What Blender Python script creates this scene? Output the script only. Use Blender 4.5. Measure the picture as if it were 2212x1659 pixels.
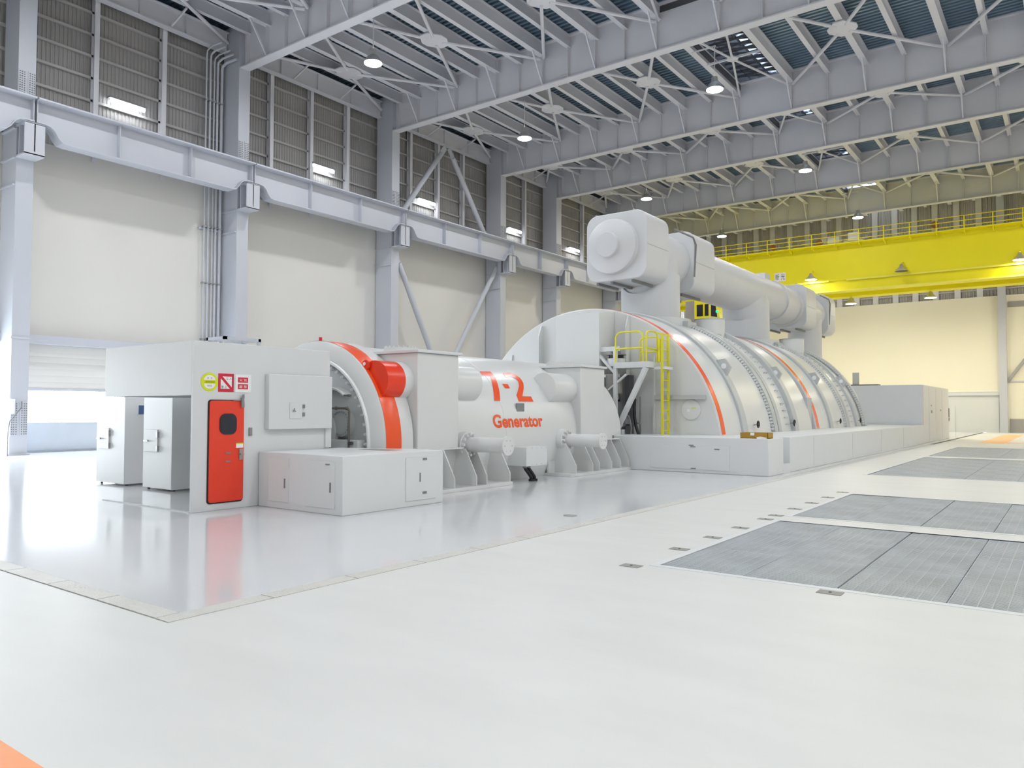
import bpy, math, random
from math import sin, cos, pi, radians, sqrt, atan2
from mathutils import Vector, Matrix

random.seed(7)
for o in list(bpy.data.objects):
    bpy.data.objects.remove(o, do_unlink=True)
SC = bpy.context.scene
COL = SC.collection

# ------------------------------------------------------------------ camera
YAW, PIT, ROL, FPX = radians(36.434), radians(1.953), radians(0.1666), 1646.0
fw = Vector((-sin(YAW) * cos(PIT), cos(YAW) * cos(PIT), sin(PIT)))
rt0 = Vector((cos(YAW), sin(YAW), 0))
up0 = rt0.cross(fw)
rt = rt0 * cos(ROL) + up0 * sin(ROL)
up = rt.cross(fw)
cam = bpy.data.cameras.new('camera')
cam.sensor_width = 36.0
cam.lens = FPX / 2212 * 36.0
cam.clip_start, cam.clip_end = 0.05, 400
camo = bpy.data.objects.new('camera', cam)
COL.objects.link(camo)
camo.matrix_world = Matrix(((rt.x, up.x, -fw.x, 0), (rt.y, up.y, -fw.y, 0), (rt.z, up.z, -fw.z, 1.7), (0, 0, 0, 1)))
SC.camera = camo

# ------------------------------------------------------------------ world, exposure
SC.view_settings.view_transform = 'Standard'
SC.view_settings.look = 'None'
SC.view_settings.gamma = 1.0
SC.view_settings.use_curve_mapping = False
SC.view_settings.exposure = -0.75
LAMP_W = 620.0            # each high bay lamp
CRANE_W = 650.0           # each lamp under the crane
WALL_W = 14.0             # each wall tube light
SKY = 42.0                # overcast daylight outside the doors
w = bpy.data.worlds.new('overcast_daylight')
SC.world = w
w.use_nodes = True
w.node_tree.nodes['Background'].inputs[0].default_value = (0.86, 0.94, 1.0, 1)
w.node_tree.nodes['Background'].inputs[1].default_value = SKY


# ------------------------------------------------------------------ materials
def lin(c):
    c = c / 255.0
    return c / 12.92 if c <= 0.04045 else ((c + 0.055) / 1.055) ** 2.4


def mat(name, rgb, rough=0.5, metal=0.0, var=0.04, scale=2.0, spec=0.5, emit=0.0, bump=0.0, bscale=60.0, stretch=None, rvar=0.0):
    m = bpy.data.materials.new(name)
    m.use_nodes = True
    nt = m.node_tree
    p = nt.nodes['Principled BSDF']
    c = [lin(v) for v in rgb]
    tc = nt.nodes.new('ShaderNodeTexCoord')
    mp = nt.nodes.new('ShaderNodeMapping')
    if stretch:
        mp.inputs['Scale'].default_value = stretch
    nt.links.new(tc.outputs['Object'], mp.inputs[0])
    nz = nt.nodes.new('ShaderNodeTexNoise')
    nz.inputs['Scale'].default_value = scale
    nz.inputs['Detail'].default_value = 5
    nt.links.new(mp.outputs[0], nz.inputs['Vector'])
    mx = nt.nodes.new('ShaderNodeMix')
    mx.data_type = 'RGBA'
    lo = [max(0, v * (1 - 2.2 * var)) for v in c]
    hi = [min(1, v * (1 + 2.2 * var)) for v in c]
    mx.inputs['A'].default_value = (*lo, 1)
    mx.inputs['B'].default_value = (*hi, 1)
    nt.links.new(nz.outputs['Fac'], mx.inputs['Factor'])
    nt.links.new(mx.outputs['Result'], p.inputs['Base Color'])
    p.inputs['Roughness'].default_value = rough
    if rvar:
        mr = nt.nodes.new('ShaderNodeMapRange')
        mr.inputs['To Min'].default_value = max(0, rough - rvar)
        mr.inputs['To Max'].default_value = rough + rvar
        nt.links.new(nz.outputs['Fac'], mr.inputs['Value'])
        nt.links.new(mr.outputs[0], p.inputs['Roughness'])
    p.inputs['Metallic'].default_value = metal
    p.inputs['Specular IOR Level'].default_value = spec
    if emit:
        p.inputs['Emission Color'].default_value = (*c, 1)
        p.inputs['Emission Strength'].default_value = emit
    if bump:
        n2 = nt.nodes.new('ShaderNodeTexNoise')
        n2.inputs['Scale'].default_value = bscale
        nt.links.new(mp.outputs[0], n2.inputs['Vector'])
        b = nt.nodes.new('ShaderNodeBump')
        b.inputs['Strength'].default_value = bump
        b.inputs['Distance'].default_value = 0.02
        nt.links.new(n2.outputs['Fac'], b.inputs['Height'])
        nt.links.new(b.outputs[0], p.inputs['Normal'])
    return m


M = dict(
    white=mat('machine_white_paint', (217, 218, 217), 0.28, var=0.012, scale=1.2),
    white2=mat('cabinet_white_paint', (217, 219, 220), 0.4, var=0.012, scale=1.5),
    lag=mat('lagging_sheet', (209, 210, 212), 0.42, var=0.02, scale=0.8),
    ring=mat('casing_grey_paint', (188, 191, 191), 0.4, var=0.015),
    steel=mat('structural_grey_paint', (196, 199, 208), 0.5, var=0.02, scale=0.6),
    roof=mat('roof_steel_paint', (220, 220, 226), 0.55, var=0.03, scale=0.5),
    siding=mat('siding_grey', (160, 158, 157), 0.6, var=0.05, scale=0.7),
    deck=mat('galvanised_deck', (128, 150, 168), 0.28, metal=0.6, var=0.10, scale=0.6),
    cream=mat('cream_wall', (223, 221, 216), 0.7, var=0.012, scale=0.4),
    creamf=mat('far_cream_wall_warm_lit', (242, 237, 218), 0.7, var=0.012, scale=0.4),  # cream paint with the warm lamp light put into its colour
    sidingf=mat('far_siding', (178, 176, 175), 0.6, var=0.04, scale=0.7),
    floor=mat('epoxy_floor', (216, 216, 213), 0.40, var=0.03, scale=0.9, spec=0.4, stretch=(1, 2.5, 1)),
    slab=mat('polished_slab', (213, 214, 216), 0.12, var=0.02, scale=0.7),
    drain=mat('drain_cover_plate', (206, 204, 198), 0.5, var=0.06, scale=3, bump=0.7, bscale=45),
    dark=mat('pit_concrete', (70, 74, 78), 0.8, var=0.1),
    grate=mat('grating_steel', (196, 201, 206), 0.45, metal=0.3, var=0.16, scale=1.6),
    grateb=mat('grating_bearing_bar', (186, 191, 195), 0.4, metal=0.2, var=0.08),
    clip=mat('clip_plate', (150, 149, 145), 0.5, metal=0.2, var=0.08),
    orange=mat('orange_paint', (240, 84, 34), 0.25, var=0.02),
    door=mat('door_red_paint', (232, 62, 36), 0.4, var=0.03),
    drum=mat('drum_red_paint', (234, 58, 22), 0.25, var=0.02),
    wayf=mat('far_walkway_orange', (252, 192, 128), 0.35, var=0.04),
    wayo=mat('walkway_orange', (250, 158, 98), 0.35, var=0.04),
    yellow=mat('crane_yellow', (240, 228, 0), 0.5, var=0.03, scale=0.5),
    yellow2=mat('crane_pale_yellow', (240, 232, 90), 0.45, var=0.02),
    ladder=mat('ladder_yellow', (222, 212, 40), 0.45, var=0.03),
    black=mat('black_rubber', (24, 25, 28), 0.5, var=0.05),
    glass=mat('dark_glass', (38, 38, 52), 0.06, var=0.02),
    metal=mat('bare_metal', (170, 170, 172), 0.35, metal=0.8, var=0.05),
    grey=mat('mid_grey', (128, 128, 130), 0.45, var=0.04),
    motor=mat('motor_grey', (150, 158, 172), 0.25, var=0.03),
    dkgrey=mat('dark_grey', (78, 78, 82), 0.5, var=0.05),
    pipe=mat('pipe_brown_steel', (112, 106, 98), 0.35, metal=0.5, var=0.06),
    signy=mat('sign_yellow', (214, 222, 20), 0.4, var=0.01),
    signr=mat('sign_red', (208, 26, 54), 0.4, var=0.01),
    signw=mat('sign_white', (240, 240, 240), 0.4, var=0.005),
    ink=mat('sign_ink', (40, 40, 44), 0.5, var=0.01),
    olive=mat('sign_olive', (110, 120, 10), 0.5, var=0.01),
    wood=mat('cardboard', (172, 132, 44), 0.7, var=0.05),
    lamp=mat('lamp_lens', (250, 250, 255), 0.3, emit=60.0, var=0),
    tube=mat('tube_light_lens', (245, 250, 255), 0.3, emit=28.0, var=0),
    lampw=mat('crane_lamp_lens', (255, 246, 225), 0.3, emit=30.0, var=0),
    green=mat('cab_green_light', (40, 230, 160), 0.3, emit=2.0, var=0),
    refl=mat('lamp_reflector', (200, 200, 200), 0.3, metal=0.6, var=0.02),
    sky=mat('vent_glint_sheet', (214, 218, 232), 0.25, metal=0.7, var=0.2, scale=1.2, bump=1.0, bscale=1.5),
    sheave=mat('sheave_brown', (150, 90, 40), 0.45, var=0.05),
    blue=mat('blue_label', (66, 96, 140), 0.4, var=0.02),
    red=mat('cap_red', (200, 40, 50), 0.4, var=0.02),
    flood=mat('flood_panel_grey', (196, 204, 214), 0.5, var=0.02),
)

# added translucent sheet over the vent, its bright patches imitate daylight glints
m = M['sky']
nt = m.node_tree
tr = nt.nodes.new('ShaderNodeBsdfTranslucent')
nz = nt.nodes.new('ShaderNodeTexVoronoi')
nz.inputs['Scale'].default_value = 2.2
cr = nt.nodes.new('ShaderNodeValToRGB')
cr.color_ramp.elements[0].color = (0.004, 0.005, 0.007, 1)
cr.color_ramp.elements[1].color = (0.11, 0.125, 0.15, 1)
cr.color_ramp.elements[0].position = 0.35
tc = nt.nodes.new('ShaderNodeTexCoord')
nt.links.new(tc.outputs['Object'], nz.inputs['Vector'])
nt.links.new(nz.outputs['Distance'], cr.inputs[0])
nt.links.new(cr.outputs[0], tr.inputs[0])
nt.links.new(tr.outputs[0], nt.nodes['Material Output'].inputs[0])

# ------------------------------------------------------------------ geometry helpers
ORG = {}


class G:
    def __init__(s):
        s.v, s.f = [], []

    def add(s, vs, fs):
        n = len(s.v)
        s.v += [tuple(v) for v in vs]
        s.f += [tuple(i + n for i in f) for f in fs]
        return s

    def box(s, x0, x1, y0, y1, z0, z1):
        return s.add([(x0, y0, z0), (x1, y0, z0), (x1, y1, z0), (x0, y1, z0), (x0, y0, z1), (x1, y0, z1), (x1, y1, z1), (x0, y1, z1)],
                     [(0, 3, 2, 1), (4, 5, 6, 7), (0, 1, 5, 4), (1, 2, 6, 5), (2, 3, 7, 6), (3, 0, 4, 7)])

    def bar(s, p0, p1, w, h, up=(0, 0, 1)):
        p0, p1 = Vector(p0), Vector(p1)
        d = (p1 - p0).normalized()
        u = Vector(up)
        if abs(d.dot(u)) > 0.98:
            u = Vector((0, 1, 0))
        a = d.cross(u).normalized() * w / 2
        b = a.cross(d).normalized() * h / 2
        vs = [p + q for p in (p0, p1) for q in (-a - b, a - b, a + b, -a + b)]
        return s.add(vs, [(0, 1, 2, 3)[::-1], (4, 5, 6, 7), (0, 1, 5, 4), (1, 2, 6, 5), (2, 3, 7, 6), (3, 0, 4, 7)])

    def tube(s, pts, r, n=8, closed=False):
        pts = [Vector(p) for p in pts]
        m = len(pts)
        vs = []
        ref = None
        for i, p in enumerate(pts):
            a = pts[(i - 1) % m] if (i or closed) else p
            b = pts[(i + 1) % m] if (i < m - 1 or closed) else p
            d = (b - a).normalized()
            if ref is None:
                ref = Vector((0, 0, 1)) if abs(d.z) < 0.9 else Vector((1, 0, 0))
            u = (ref - d * ref.dot(d)).normalized()
            ref = u
            v = d.cross(u)
            vs += [p + (u * cos(2 * pi * k / n) + v * sin(2 * pi * k / n)) * r for k in range(n)]
        fs = []
        for i in range(m if closed else m - 1):
            j = (i + 1) % m
            fs += [(i * n + k, i * n + (k + 1) % n, j * n + (k + 1) % n, j * n + k) for k in range(n)]
        if not closed:
            fs += [tuple(range(n))[::-1], tuple((m - 1) * n + k for k in range(n))]
        return s.add(vs, fs)

    def cyl(s, p0, p1, r0, r1=None, n=24, caps=True):
        p0, p1 = Vector(p0), Vector(p1)
        r1 = r0 if r1 is None else r1
        d = (p1 - p0).normalized()
        u = Vector((0, 0, 1)) if abs(d.z) < 0.9 else Vector((1, 0, 0))
        u = (u - d * u.dot(d)).normalized()
        v = d.cross(u)
        vs = [p + (u * cos(2 * pi * k / n) + v * sin(2 * pi * k / n)) * r for p, r in ((p0, r0), (p1, r1)) for k in range(n)]
        fs = [(k, (k + 1) % n, n + (k + 1) % n, n + k) for k in range(n)]
        if caps:
            fs += [tuple(range(n))[::-1], tuple(range(n, 2 * n))]
        return s.add(vs, fs)

    def prism(s, poly, ax, a, b):
        f = {'X': lambda p, t: (t, p[0], p[1]), 'Y': lambda p, t: (p[0], t, p[1]), 'Z': lambda p, t: (p[0], p[1], t)}[ax]
        n = len(poly)
        vs = [f(p, a) for p in poly] + [f(p, b) for p in poly]
        return s.add(vs, [tuple(range(n)), tuple(range(n, 2 * n))[::-1]] + [(k, n + k, n + (k + 1) % n, (k + 1) % n) for k in range(n)])

    def lathe(s, prof, xc, zc, a0=0.0, a1=2 * pi, n=64):
        """prof: list of (r, y); revolve about the Y axis through (xc, zc)"""
        full = abs(a1 - a0 - 2 * pi) < 1e-6
        k = n if full else n + 1
        m = len(prof)
        vs = []
        for i in range(k):
            a = a0 + (a1 - a0) * i / n
            vs += [(xc + r * cos(a), y, zc + r * sin(a)) for r, y in prof]
        fs = []
        for i in range(n):
            j = (i + 1) % k
            fs += [(i * m + t, i * m + t + 1, j * m + t + 1, j * m + t) for t in range(m - 1)]
        return s.add(vs, fs)

    def sphere(s, c, r, n=16, m=8, sz=1.0):
        c = Vector(c)
        vs = [c + Vector((r * sin(pi * i / m) * cos(2 * pi * k / n), r * sin(pi * i / m) * sin(2 * pi * k / n), r * sz * cos(pi * i / m))) for i in range(m + 1) for k in range(n)]
        fs = [(i * n + k, i * n + (k + 1) % n, (i + 1) * n + (k + 1) % n, (i + 1) * n + k) for i in range(m) for k in range(n)]
        return s.add(vs, fs)

    def mesh(s, name, m, org=(0, 0, 0), angle=32, recalc=True):
        me = bpy.data.meshes.new(name)
        ox, oy, oz = org
        me.from_pydata([(x - ox, y - oy, z - oz) for x, y, z in s.v], [], s.f)
        me.validate()
        if recalc:
            import bmesh
            bm = bmesh.new()
            bm.from_mesh(me)
            bmesh.ops.recalc_face_normals(bm, faces=bm.faces)
            bm.to_mesh(me)
            bm.free()
        me.polygons.foreach_set('use_smooth', [True] * len(me.polygons))
        me.set_sharp_from_angle(angle=radians(angle))
        me.materials.append(M[m])
        return me

    def obj(s, name, m, parent=None, bevel=0.0, angle=32, kind=None, label=None, cat=None, group=None, recalc=True):
        if parent is not None:
            org = ORG[parent]
        else:
            xs, ys, zs = zip(*s.v)
            org = ((min(xs) + max(xs)) / 2, (min(ys) + max(ys)) / 2, min(zs))
        me = s.mesh(name, m, org, angle, recalc)
        o = bpy.data.objects.new(name, me)
        COL.objects.link(o)
        ORG[o] = org
        if parent is not None:
            o.parent = parent
        else:
            o.location = org
        if bevel:
            b = o.modifiers.new('bevel', 'BEVEL')
            b.width = bevel
            b.segments = 2
            b.limit_method = 'ANGLE'
        tag(o, label, cat, group, kind)
        return o


def tag(o, label=None, cat=None, group=None, kind=None):
    if label:
        o['label'] = label
    if cat:
        o['category'] = cat
    if group:
        o['group'] = group
    if kind:
        o['kind'] = kind
    return o


def thing(name, label, cat, loc=(0, 0, 0), group=None, kind=None):
    o = bpy.data.objects.new(name, None)
    COL.objects.link(o)
    o.location = loc
    o.empty_display_size = 0.3
    ORG[o] = tuple(loc)
    return tag(o, label, cat, group, kind)


def inst(src, parent, off):
    """a copy of a part under another (or the same) parent, shifted by off (world) from its own parent's frame"""
    o = src.copy()
    COL.objects.link(o)
    o.parent = parent
    o.location = off
    ORG[o] = ORG[parent]
    return o


def dup(src, off):
    """copy of a whole thing with its parts and sub-parts"""
    r = src.copy()
    COL.objects.link(r)
    r.location = src.location + Vector(off)
    ORG[r] = tuple(r.location)
    for ch in list(src.children):
        c = ch.copy()
        COL.objects.link(c)
        c.parent = r
        for g in list(ch.children):
            d = g.copy()
            COL.objects.link(d)
            d.parent = c
    return r


SAX = 13.0 / 12.4


def rescale(t, k=SAX):
    """set a finished machine to its true size and place: the shaft line stands 13.0 m left of the camera line"""
    done = set()

    def go(o):
        if o.type == 'MESH' and o.data.name not in done:
            done.add(o.data.name)
            o.data.transform(Matrix.Scale(k, 4))
        for m in o.modifiers:
            m.width *= k
        for c in o.children:
            c.location = c.location * k
            ORG[c] = tuple(Vector((0, 0, 1.7)) + (Vector(ORG[c]) - Vector((0, 0, 1.7))) * k) if c in ORG else ORG[t]
            go(c)
    t.location = Vector((0, 0, 1.7)) + (t.location - Vector((0, 0, 1.7))) * k
    ORG[t] = tuple(t.location)
    go(t)


def B(x0, x1, y0, y1, z0, z1):
    return G().box(x0, x1, y0, y1, z0, z1)


def arc(c, r, a0, a1, n, plane='YZ'):
    out = []
    for i in range(n + 1):
        a = a0 + (a1 - a0) * i / n
        p, q = r * cos(a), r * sin(a)
        out.append({'YZ': (c[0], c[1] + p, c[2] + q), 'XZ': (c[0] + p, c[1], c[2] + q), 'XY': (c[0] + p, c[1] + q, c[2])}[plane])
    return out


def rrect(u0, u1, v0, v1, r, n=5):
    pts = []
    for cx, cy, a in ((u1 - r, v1 - r, 0), (u0 + r, v1 - r, pi / 2), (u0 + r, v0 + r, pi), (u1 - r, v0 + r, 1.5 * pi)):
        pts += [(cx + r * cos(a + pi / 2 * i / n), cy + r * sin(a + pi / 2 * i / n)) for i in range(n + 1)]
    return pts


def text_g(s, fit, place, bold=False):
    """text as flat mesh, fitted to fit=(u0,u1,v0,v1), each (u,v) put into the world by place(u,v)"""
    cu = bpy.data.curves.new('lettering', 'FONT')
    cu.body = s
    cu.resolution_u = 4
    if bold:
        cu.offset = 0.03
    ob = bpy.data.objects.new('lettering', cu)
    COL.objects.link(ob)
    bpy.context.view_layer.update()
    dg = bpy.context.evaluated_depsgraph_get()
    me = bpy.data.meshes.new_from_object(ob.evaluated_get(dg))
    g = G()
    vs = [v.co.copy() for v in me.vertices]
    if vs:
        x0, x1 = min(v.x for v in vs), max(v.x for v in vs)
        y0, y1 = min(v.y for v in vs), max(v.y for v in vs)
        u0, u1, v0, v1 = fit
        g.add([place(u0 + (v.x - x0) / (x1 - x0) * (u1 - u0), v0 + (v.y - y0) / (y1 - y0) * (v1 - v0)) for v in vs], [tuple(p.vertices) for p in me.polygons])
    bpy.data.objects.remove(ob, do_unlink=True)
    bpy.data.curves.remove(cu)
    bpy.data.meshes.remove(me)
    return g


def ipoly(d, b, tf, tw):
    """I section polygon, centred in u, v from 0 (bottom) to d"""
    h = b / 2
    t = tw / 2
    return [(-h, 0), (h, 0), (h, tf), (t, tf), (t, d - tf), (h, d - tf), (h, d), (-h, d), (-h, d - tf), (-t, d - tf), (-t, tf), (-h, tf)]


# ================================================================== SETTING
XW, XR, YN, YF = -32.3, 14.0, -18.0, 73.0
ZC = 12.1                                      # top of the cream wall
GY = [11.7, 20.85, 30.75, 40.95, 47.85, 57.0, 65.8]
GR = [(-3.7, -0.05, 7.76, 12.0), (-3.7, -0.05, 12.64, 16.75), (-4.5, -0.05, 22.1, 31.65), (-4.5, -0.05, 32.7, 41.66)]

# ---- floor (with holes for the gratings)
g = G()
xs = sorted({-34.0, -5.83, -4.5, -3.7, -0.05, XR + 1})
ys = sorted({YN - 1, 3.3, 7.76, 12.0, 12.64, 16.75, 22.1, 31.65, 32.7, 41.66, YF + 1})
for i in range(len(xs) - 1):
    for j in range(len(ys) - 1):
        cx, cy = (xs[i] + xs[i + 1]) / 2, (ys[j] + ys[j + 1]) / 2
        if cx < -5.83 and cy > 3.3:
            continue
        if any(a < cx < b and c < cy < d for a, b, c, d in GR):
            continue
        g.box(xs[i], xs[i + 1], ys[j], ys[j + 1], -0.6, 0)
FLOOR = g.obj('floor', 'floor', kind='structure')
B(-34.0, -6.03, 3.53, YF + 1, -0.6, 0.0).obj('polished_slab', 'slab', FLOOR)
B(-34.0, -5.83, 3.3, YF + 1, -0.6, -0.03).obj('slab_bed', 'dark', FLOOR)
src = B(-0.1, 0.1, 0, 0.985, -0.03, 0.004).obj('drain_cover', 'drain', FLOOR)
src.parent = None
ORG0 = ORG[FLOOR]
src.parent = FLOOR
first = True
for k in range(41):
    o = src if first else src.copy()
    if not first:
        COL.objects.link(o)
        o.parent = FLOOR
    first = False
    o.location = (-5.935, 3.31 + k * 1.0, 0)
srcx = B(0, 0.985, -0.115, 0.09, -0.03, 0.004).obj('drain_cover', 'drain', FLOOR)
for k in range(25):
    o = srcx if k == 0 else srcx.copy()
    if k:
        COL.objects.link(o)
        o.parent = FLOOR
    o.location = (-7.03 - k * 1.0, 3.43, 0)
B(-12.0, 8.0, 0.25, 1.635, 0.0, 0.003).obj('walkway_stripe', 'wayo', FLOOR)
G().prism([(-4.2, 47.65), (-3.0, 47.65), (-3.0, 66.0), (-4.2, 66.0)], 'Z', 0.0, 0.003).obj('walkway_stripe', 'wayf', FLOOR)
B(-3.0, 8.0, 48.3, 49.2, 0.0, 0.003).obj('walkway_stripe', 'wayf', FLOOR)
G().cyl((-6.57, 10.49, 0), (-6.57, 10.49, 0.006), 0.11, n=24).obj('floor_cap', 'metal', FLOOR)

# ---- gratings: each a thing of panels lying in a frame over a pit
GLAB = ['nearest steel floor grating, in front of the second one', 'second steel floor grating, just behind the nearest one',
        'third steel floor grating, beyond the wide white floor gap', 'farthest steel floor grating, nearest the far wall']


def grate_panel(w, l):
    gb, gc = G(), G()
    n = max(2, round(w / 0.1075))
    for i in range(n):
        x = 0.004 + (w - 0.008) * i / n
        gb.box(x - 0.004, x + 0.004, 0, l, -0.04, -0.002)
    m = round(l / 0.045)
    for i in range(m + 1):
        y = 0.006 + (l - 0.012) * i / m
        gc.box(0, w, y - 0.0115, y + 0.0115, -0.03, -0.004)
    return gb, gc


for gi, (a, b, c, d) in enumerate(GR):
    t = thing('floor_grating', GLAB[gi], 'grating', ((a + b) / 2, (c + d) / 2, 0), 'floor gratings')
    f = G()
    f.box(a - 0.09, b + 0.09, c - 0.09, c, -0.05, 0.004).box(a - 0.09, b + 0.09, d, d + 0.09, -0.05, 0.004)
    f.box(a - 0.09, a, c, d, -0.05, 0.004).box(b, b + 0.09, c, d, -0.05, 0.004)
    f.obj('frame', 'white2', t)
    B(a - 0.2, b + 0.2, c - 0.2, d + 0.2, -0.62, -0.45).obj('pit_bottom', 'dark', t)
    hb = G()
    for k in range(1, 4):
        x = a + (b - a) * k / 4
        hb.box(x - 0.03, x + 0.03, c, d, -0.25, -0.05)
    hb.obj('support_beam', 'dkgrey', t)
    nx = 4
    ny = 3 if gi < 2 else 6
    pw, pl = (b - a) / nx, (d - c) / ny
    gb, gc = grate_panel(pw - 0.012, pl - 0.01)
    ox, oy, oz = ORG[t]
    for i in range(nx):
        for j in range(ny):
            loc = (a + i * pw + 0.006 - ox + (0.012 if i >= 2 else -0.0), c + j * pl + 0.005 - oy, random.uniform(-0.006, 0.0))
            if i == 0 and j == 0:
                p0 = gc.obj('grating_panel', 'grate', t)
                p0.data = gc.mesh('grating_panel', 'grate')
                q0 = gb.obj('bearing_bars', 'grateb', p0)
                q0.data = gb.mesh('bearing_bars', 'grateb')
                p0.location = loc
            else:
                p = p0.copy()
                COL.objects.link(p)
                p.location = loc
                q = q0.copy()
                COL.objects.link(q)
                q.parent = p
# clip plates let into the floor round the near gratings
CL = [(-3.93, 7.53), (-3.93, 8.79), (-3.93, 9.86), (-3.93, 10.91), (-3.93, 12.03), (-3.93, 12.55), (-3.93, 13.58), (-3.93, 14.64), (-3.93, 15.78), (-3.93, 16.96)]
CN = ['at the near left corner of the nearest grating', 'second along the left edge of the nearest grating', 'third along the left edge of the nearest grating',
      'fourth along the left edge of the nearest grating', 'at the far left corner of the nearest grating', 'at the near left corner of the second grating',
      'second along the left edge of the second grating', 'third along the left edge of the second grating', 'fourth along the left edge of the second grating',
      'at the far left corner of the second grating']
for (x, y), s in zip(CL + [(-1.87, 7.55)], CN + ['at the middle of the near edge of the nearest grating']):
    t = thing('floor_plate', 'small grey floor plate ' + s, 'plate', (x, y, 0), 'floor clip plates')
    B(x - 0.11, x + 0.11, y - 0.075, y + 0.075, 0, 0.006).obj('plate', 'clip', t)
    G().cyl((x, y, 0.006), (x, y, 0.012), 0.014, n=10).obj('screw', 'dkgrey', t)

# ---- left wall: cream lower wall with two door openings, siding above
D1, D2 = (12.15, 20.3), (1.8, 11.1)
g = G()
g.box(XW - 0.4, XW, YN, D2[0], 0, ZC).box(XW - 0.4, XW, D2[1], D1[0], 0, ZC).box(XW - 0.4, XW, D1[1], YF, 0, ZC)
g.box(XW - 0.4, XW, D2[0], D2[1], 4.25, ZC).box(XW - 0.4, XW, D1[0], D1[1], 4.25, ZC)
g.box(XW - 0.42, XW - 0.36, YN, YF, ZC, 20.2)
WALL = g.obj('wall_left', 'cream', kind='structure')
POSTS = [14.72, 17.62, 23.25, 25.75, 28.25, 33.25, 35.75, 38.2, 42.4, 45.25, 50.0, 53.45, 60.0, 62.9, 68.5]
for i in range(7):
    pass
edges = sorted(POSTS + GY + [YF, 8.7, 5.7])
for a, b in zip(edges[:-1], edges[1:]):
    if b < 6 or b - a < 0.3:
        continue
    s = G()
    n = max(2, round((b - a) / 0.16))
    pts = []
    for k in range(n):
        y = a + (b - a) * k / n
        p = (b - a) / n
        pts += [(y, XW - 0.30), (y + p * 0.35, XW - 0.30), (y + p * 0.5, XW - 0.335), (y + p * 0.85, XW - 0.335)]
    pts.append((b, XW - 0.30))
    m = len(pts)
    s.add([(x, y, z) for z in (ZC - 0.4, 19.6) for y, x in pts], [(k, k + 1, m + k + 1, m + k) for k in range(m - 1)])
    s.obj('siding_sheet', 'siding', WALL, angle=20, recalc=False)
    for zg in (13.5, 14.43, 15.38, 16.3, 17.2, 18.12):
        B(XW - 0.29, XW - 0.18, a, b, zg - 0.05, zg + 0.05).obj('girt', 'sidingf', WALL)
for y in POSTS + [8.7, 5.7]:
    g = G().prism(ipoly(0.3, 0.2, 0.02, 0.015), 'Z', ZC - 0.3, 19.4)
    g.v = [(XW - 0.2 + yy, y + xx, z) for xx, yy, z in g.v]
    g.obj('post', 'roof', WALL)

# openings: trim, shutter, flood panel
B(XW - 0.05, XW + 0.35, 12.0, 20.3, 4.2, 4.52).obj('trim_1', 'steel', kind='structure')
B(XW - 0.05, XW + 0.35, 1.8, 11.4, 4.2, 4.52).obj('trim_2', 'steel', kind='structure')
d1 = B(XW - 0.35, XW - 0.10, D1[0], D1[1], 3.9, 4.25).obj('door_1', 'cream', kind='structure')
for k in range(7):
    z = 2.5 + k * 0.25
    pts = [(XW - 0.24, z), (XW - 0.185, z), (XW - 0.18, z + 0.012), (XW - 0.18, z + 0.238), (XW - 0.185, z + 0.25), (XW - 0.24, z + 0.25)]
    G().prism(pts, 'Y', D1[0] + 0.05, D1[1] - 0.05).obj('slat', 'cream', d1)
B(XW - 0.26, XW - 0.16, D1[0] + 0.05, D1[1] - 0.05, 2.4, 2.5).obj('bottom_rail', 'steel', d1)
t = thing('flood_barrier', 'pale grey flood barrier panel across the bottom of the bright roller door', 'barrier', (XW - 0.2, 16.2, 0))
B(XW - 0.24, XW - 0.12, D1[0], D1[1], 0, 1.16).obj('panel', 'flood', t, bevel=0.01)
B(XW - 0.25, XW - 0.09, D1[0], D1[1], 0.08, 0.13).obj('rail', 'flood', t)
G().cyl((XW + 0.36, 17.6, 4.36), (XW + 0.40, 17.6, 4.36), 0.13, n=20).obj('alarm_bell', 'signw', None, label='small round white bell on the beam above the roller door', cat='bell')
d2 = B(XW - 0.35, XW - 0.05, D2[0], D2[1], 3.95, 4.25).obj('door_2', 'cream', kind='structure')
B(-60, XW - 0.4, -40, 90, -0.65, -0.05).obj('ground', 'flood', kind='structure')

# ---- far wall
g = G()
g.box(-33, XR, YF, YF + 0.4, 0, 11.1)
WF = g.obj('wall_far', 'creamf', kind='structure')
s = G()
n = 180
pts = []
for k in range(n):
    x = -33 + 47.0 * k / n
    p = 47.0 / n
    pts += [(x, YF + 0.30), (x + p * 0.35, YF + 0.30), (x + p * 0.5, YF + 0.36), (x + p * 0.85, YF + 0.36)]
m = len(pts)
s.add([(x, y, z) for z in (11.0, 20) for x, y in pts], [(k, k + 1, m + k + 1, m + k) for k in range(m - 1)])
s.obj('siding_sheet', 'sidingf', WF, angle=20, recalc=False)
for x in [-31, -29.4, -27.8, -26.2, -24.6, -23, -21.4, -19.8, -18.3, -17.0, -15.55, -14.0, -12.4, -10.85, -9.3, -7.7, -6.1, -2.6, -1.0, 0.6, 2.2, 3.8]:
    B(x - 0.22, x + 0.22, YF + 0.08, YF + 0.28, 11.1, 19.6).obj('post', 'roof', WF)
for z in (11.7, 12.75, 13.9, 15.1, 16.3):
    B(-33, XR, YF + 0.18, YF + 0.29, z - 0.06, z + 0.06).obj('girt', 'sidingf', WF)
B(-4.85, -4.3, YF - 0.5, YF, 0, 19.6).obj('column', 'steel', WF)
B(-4.2, XR, YF - 0.06, YF, 10.1, 10.55).obj('wall_band', 'siding', WF)
B(-4.2, XR, YF - 0.08, YF, 4.05, 4.15).obj('wall_rail', 'steel', WF)
B(-4.2, XR, YF - 0.06, YF, 0, 1.1).obj('skirting_band', 'siding', WF)
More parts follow.
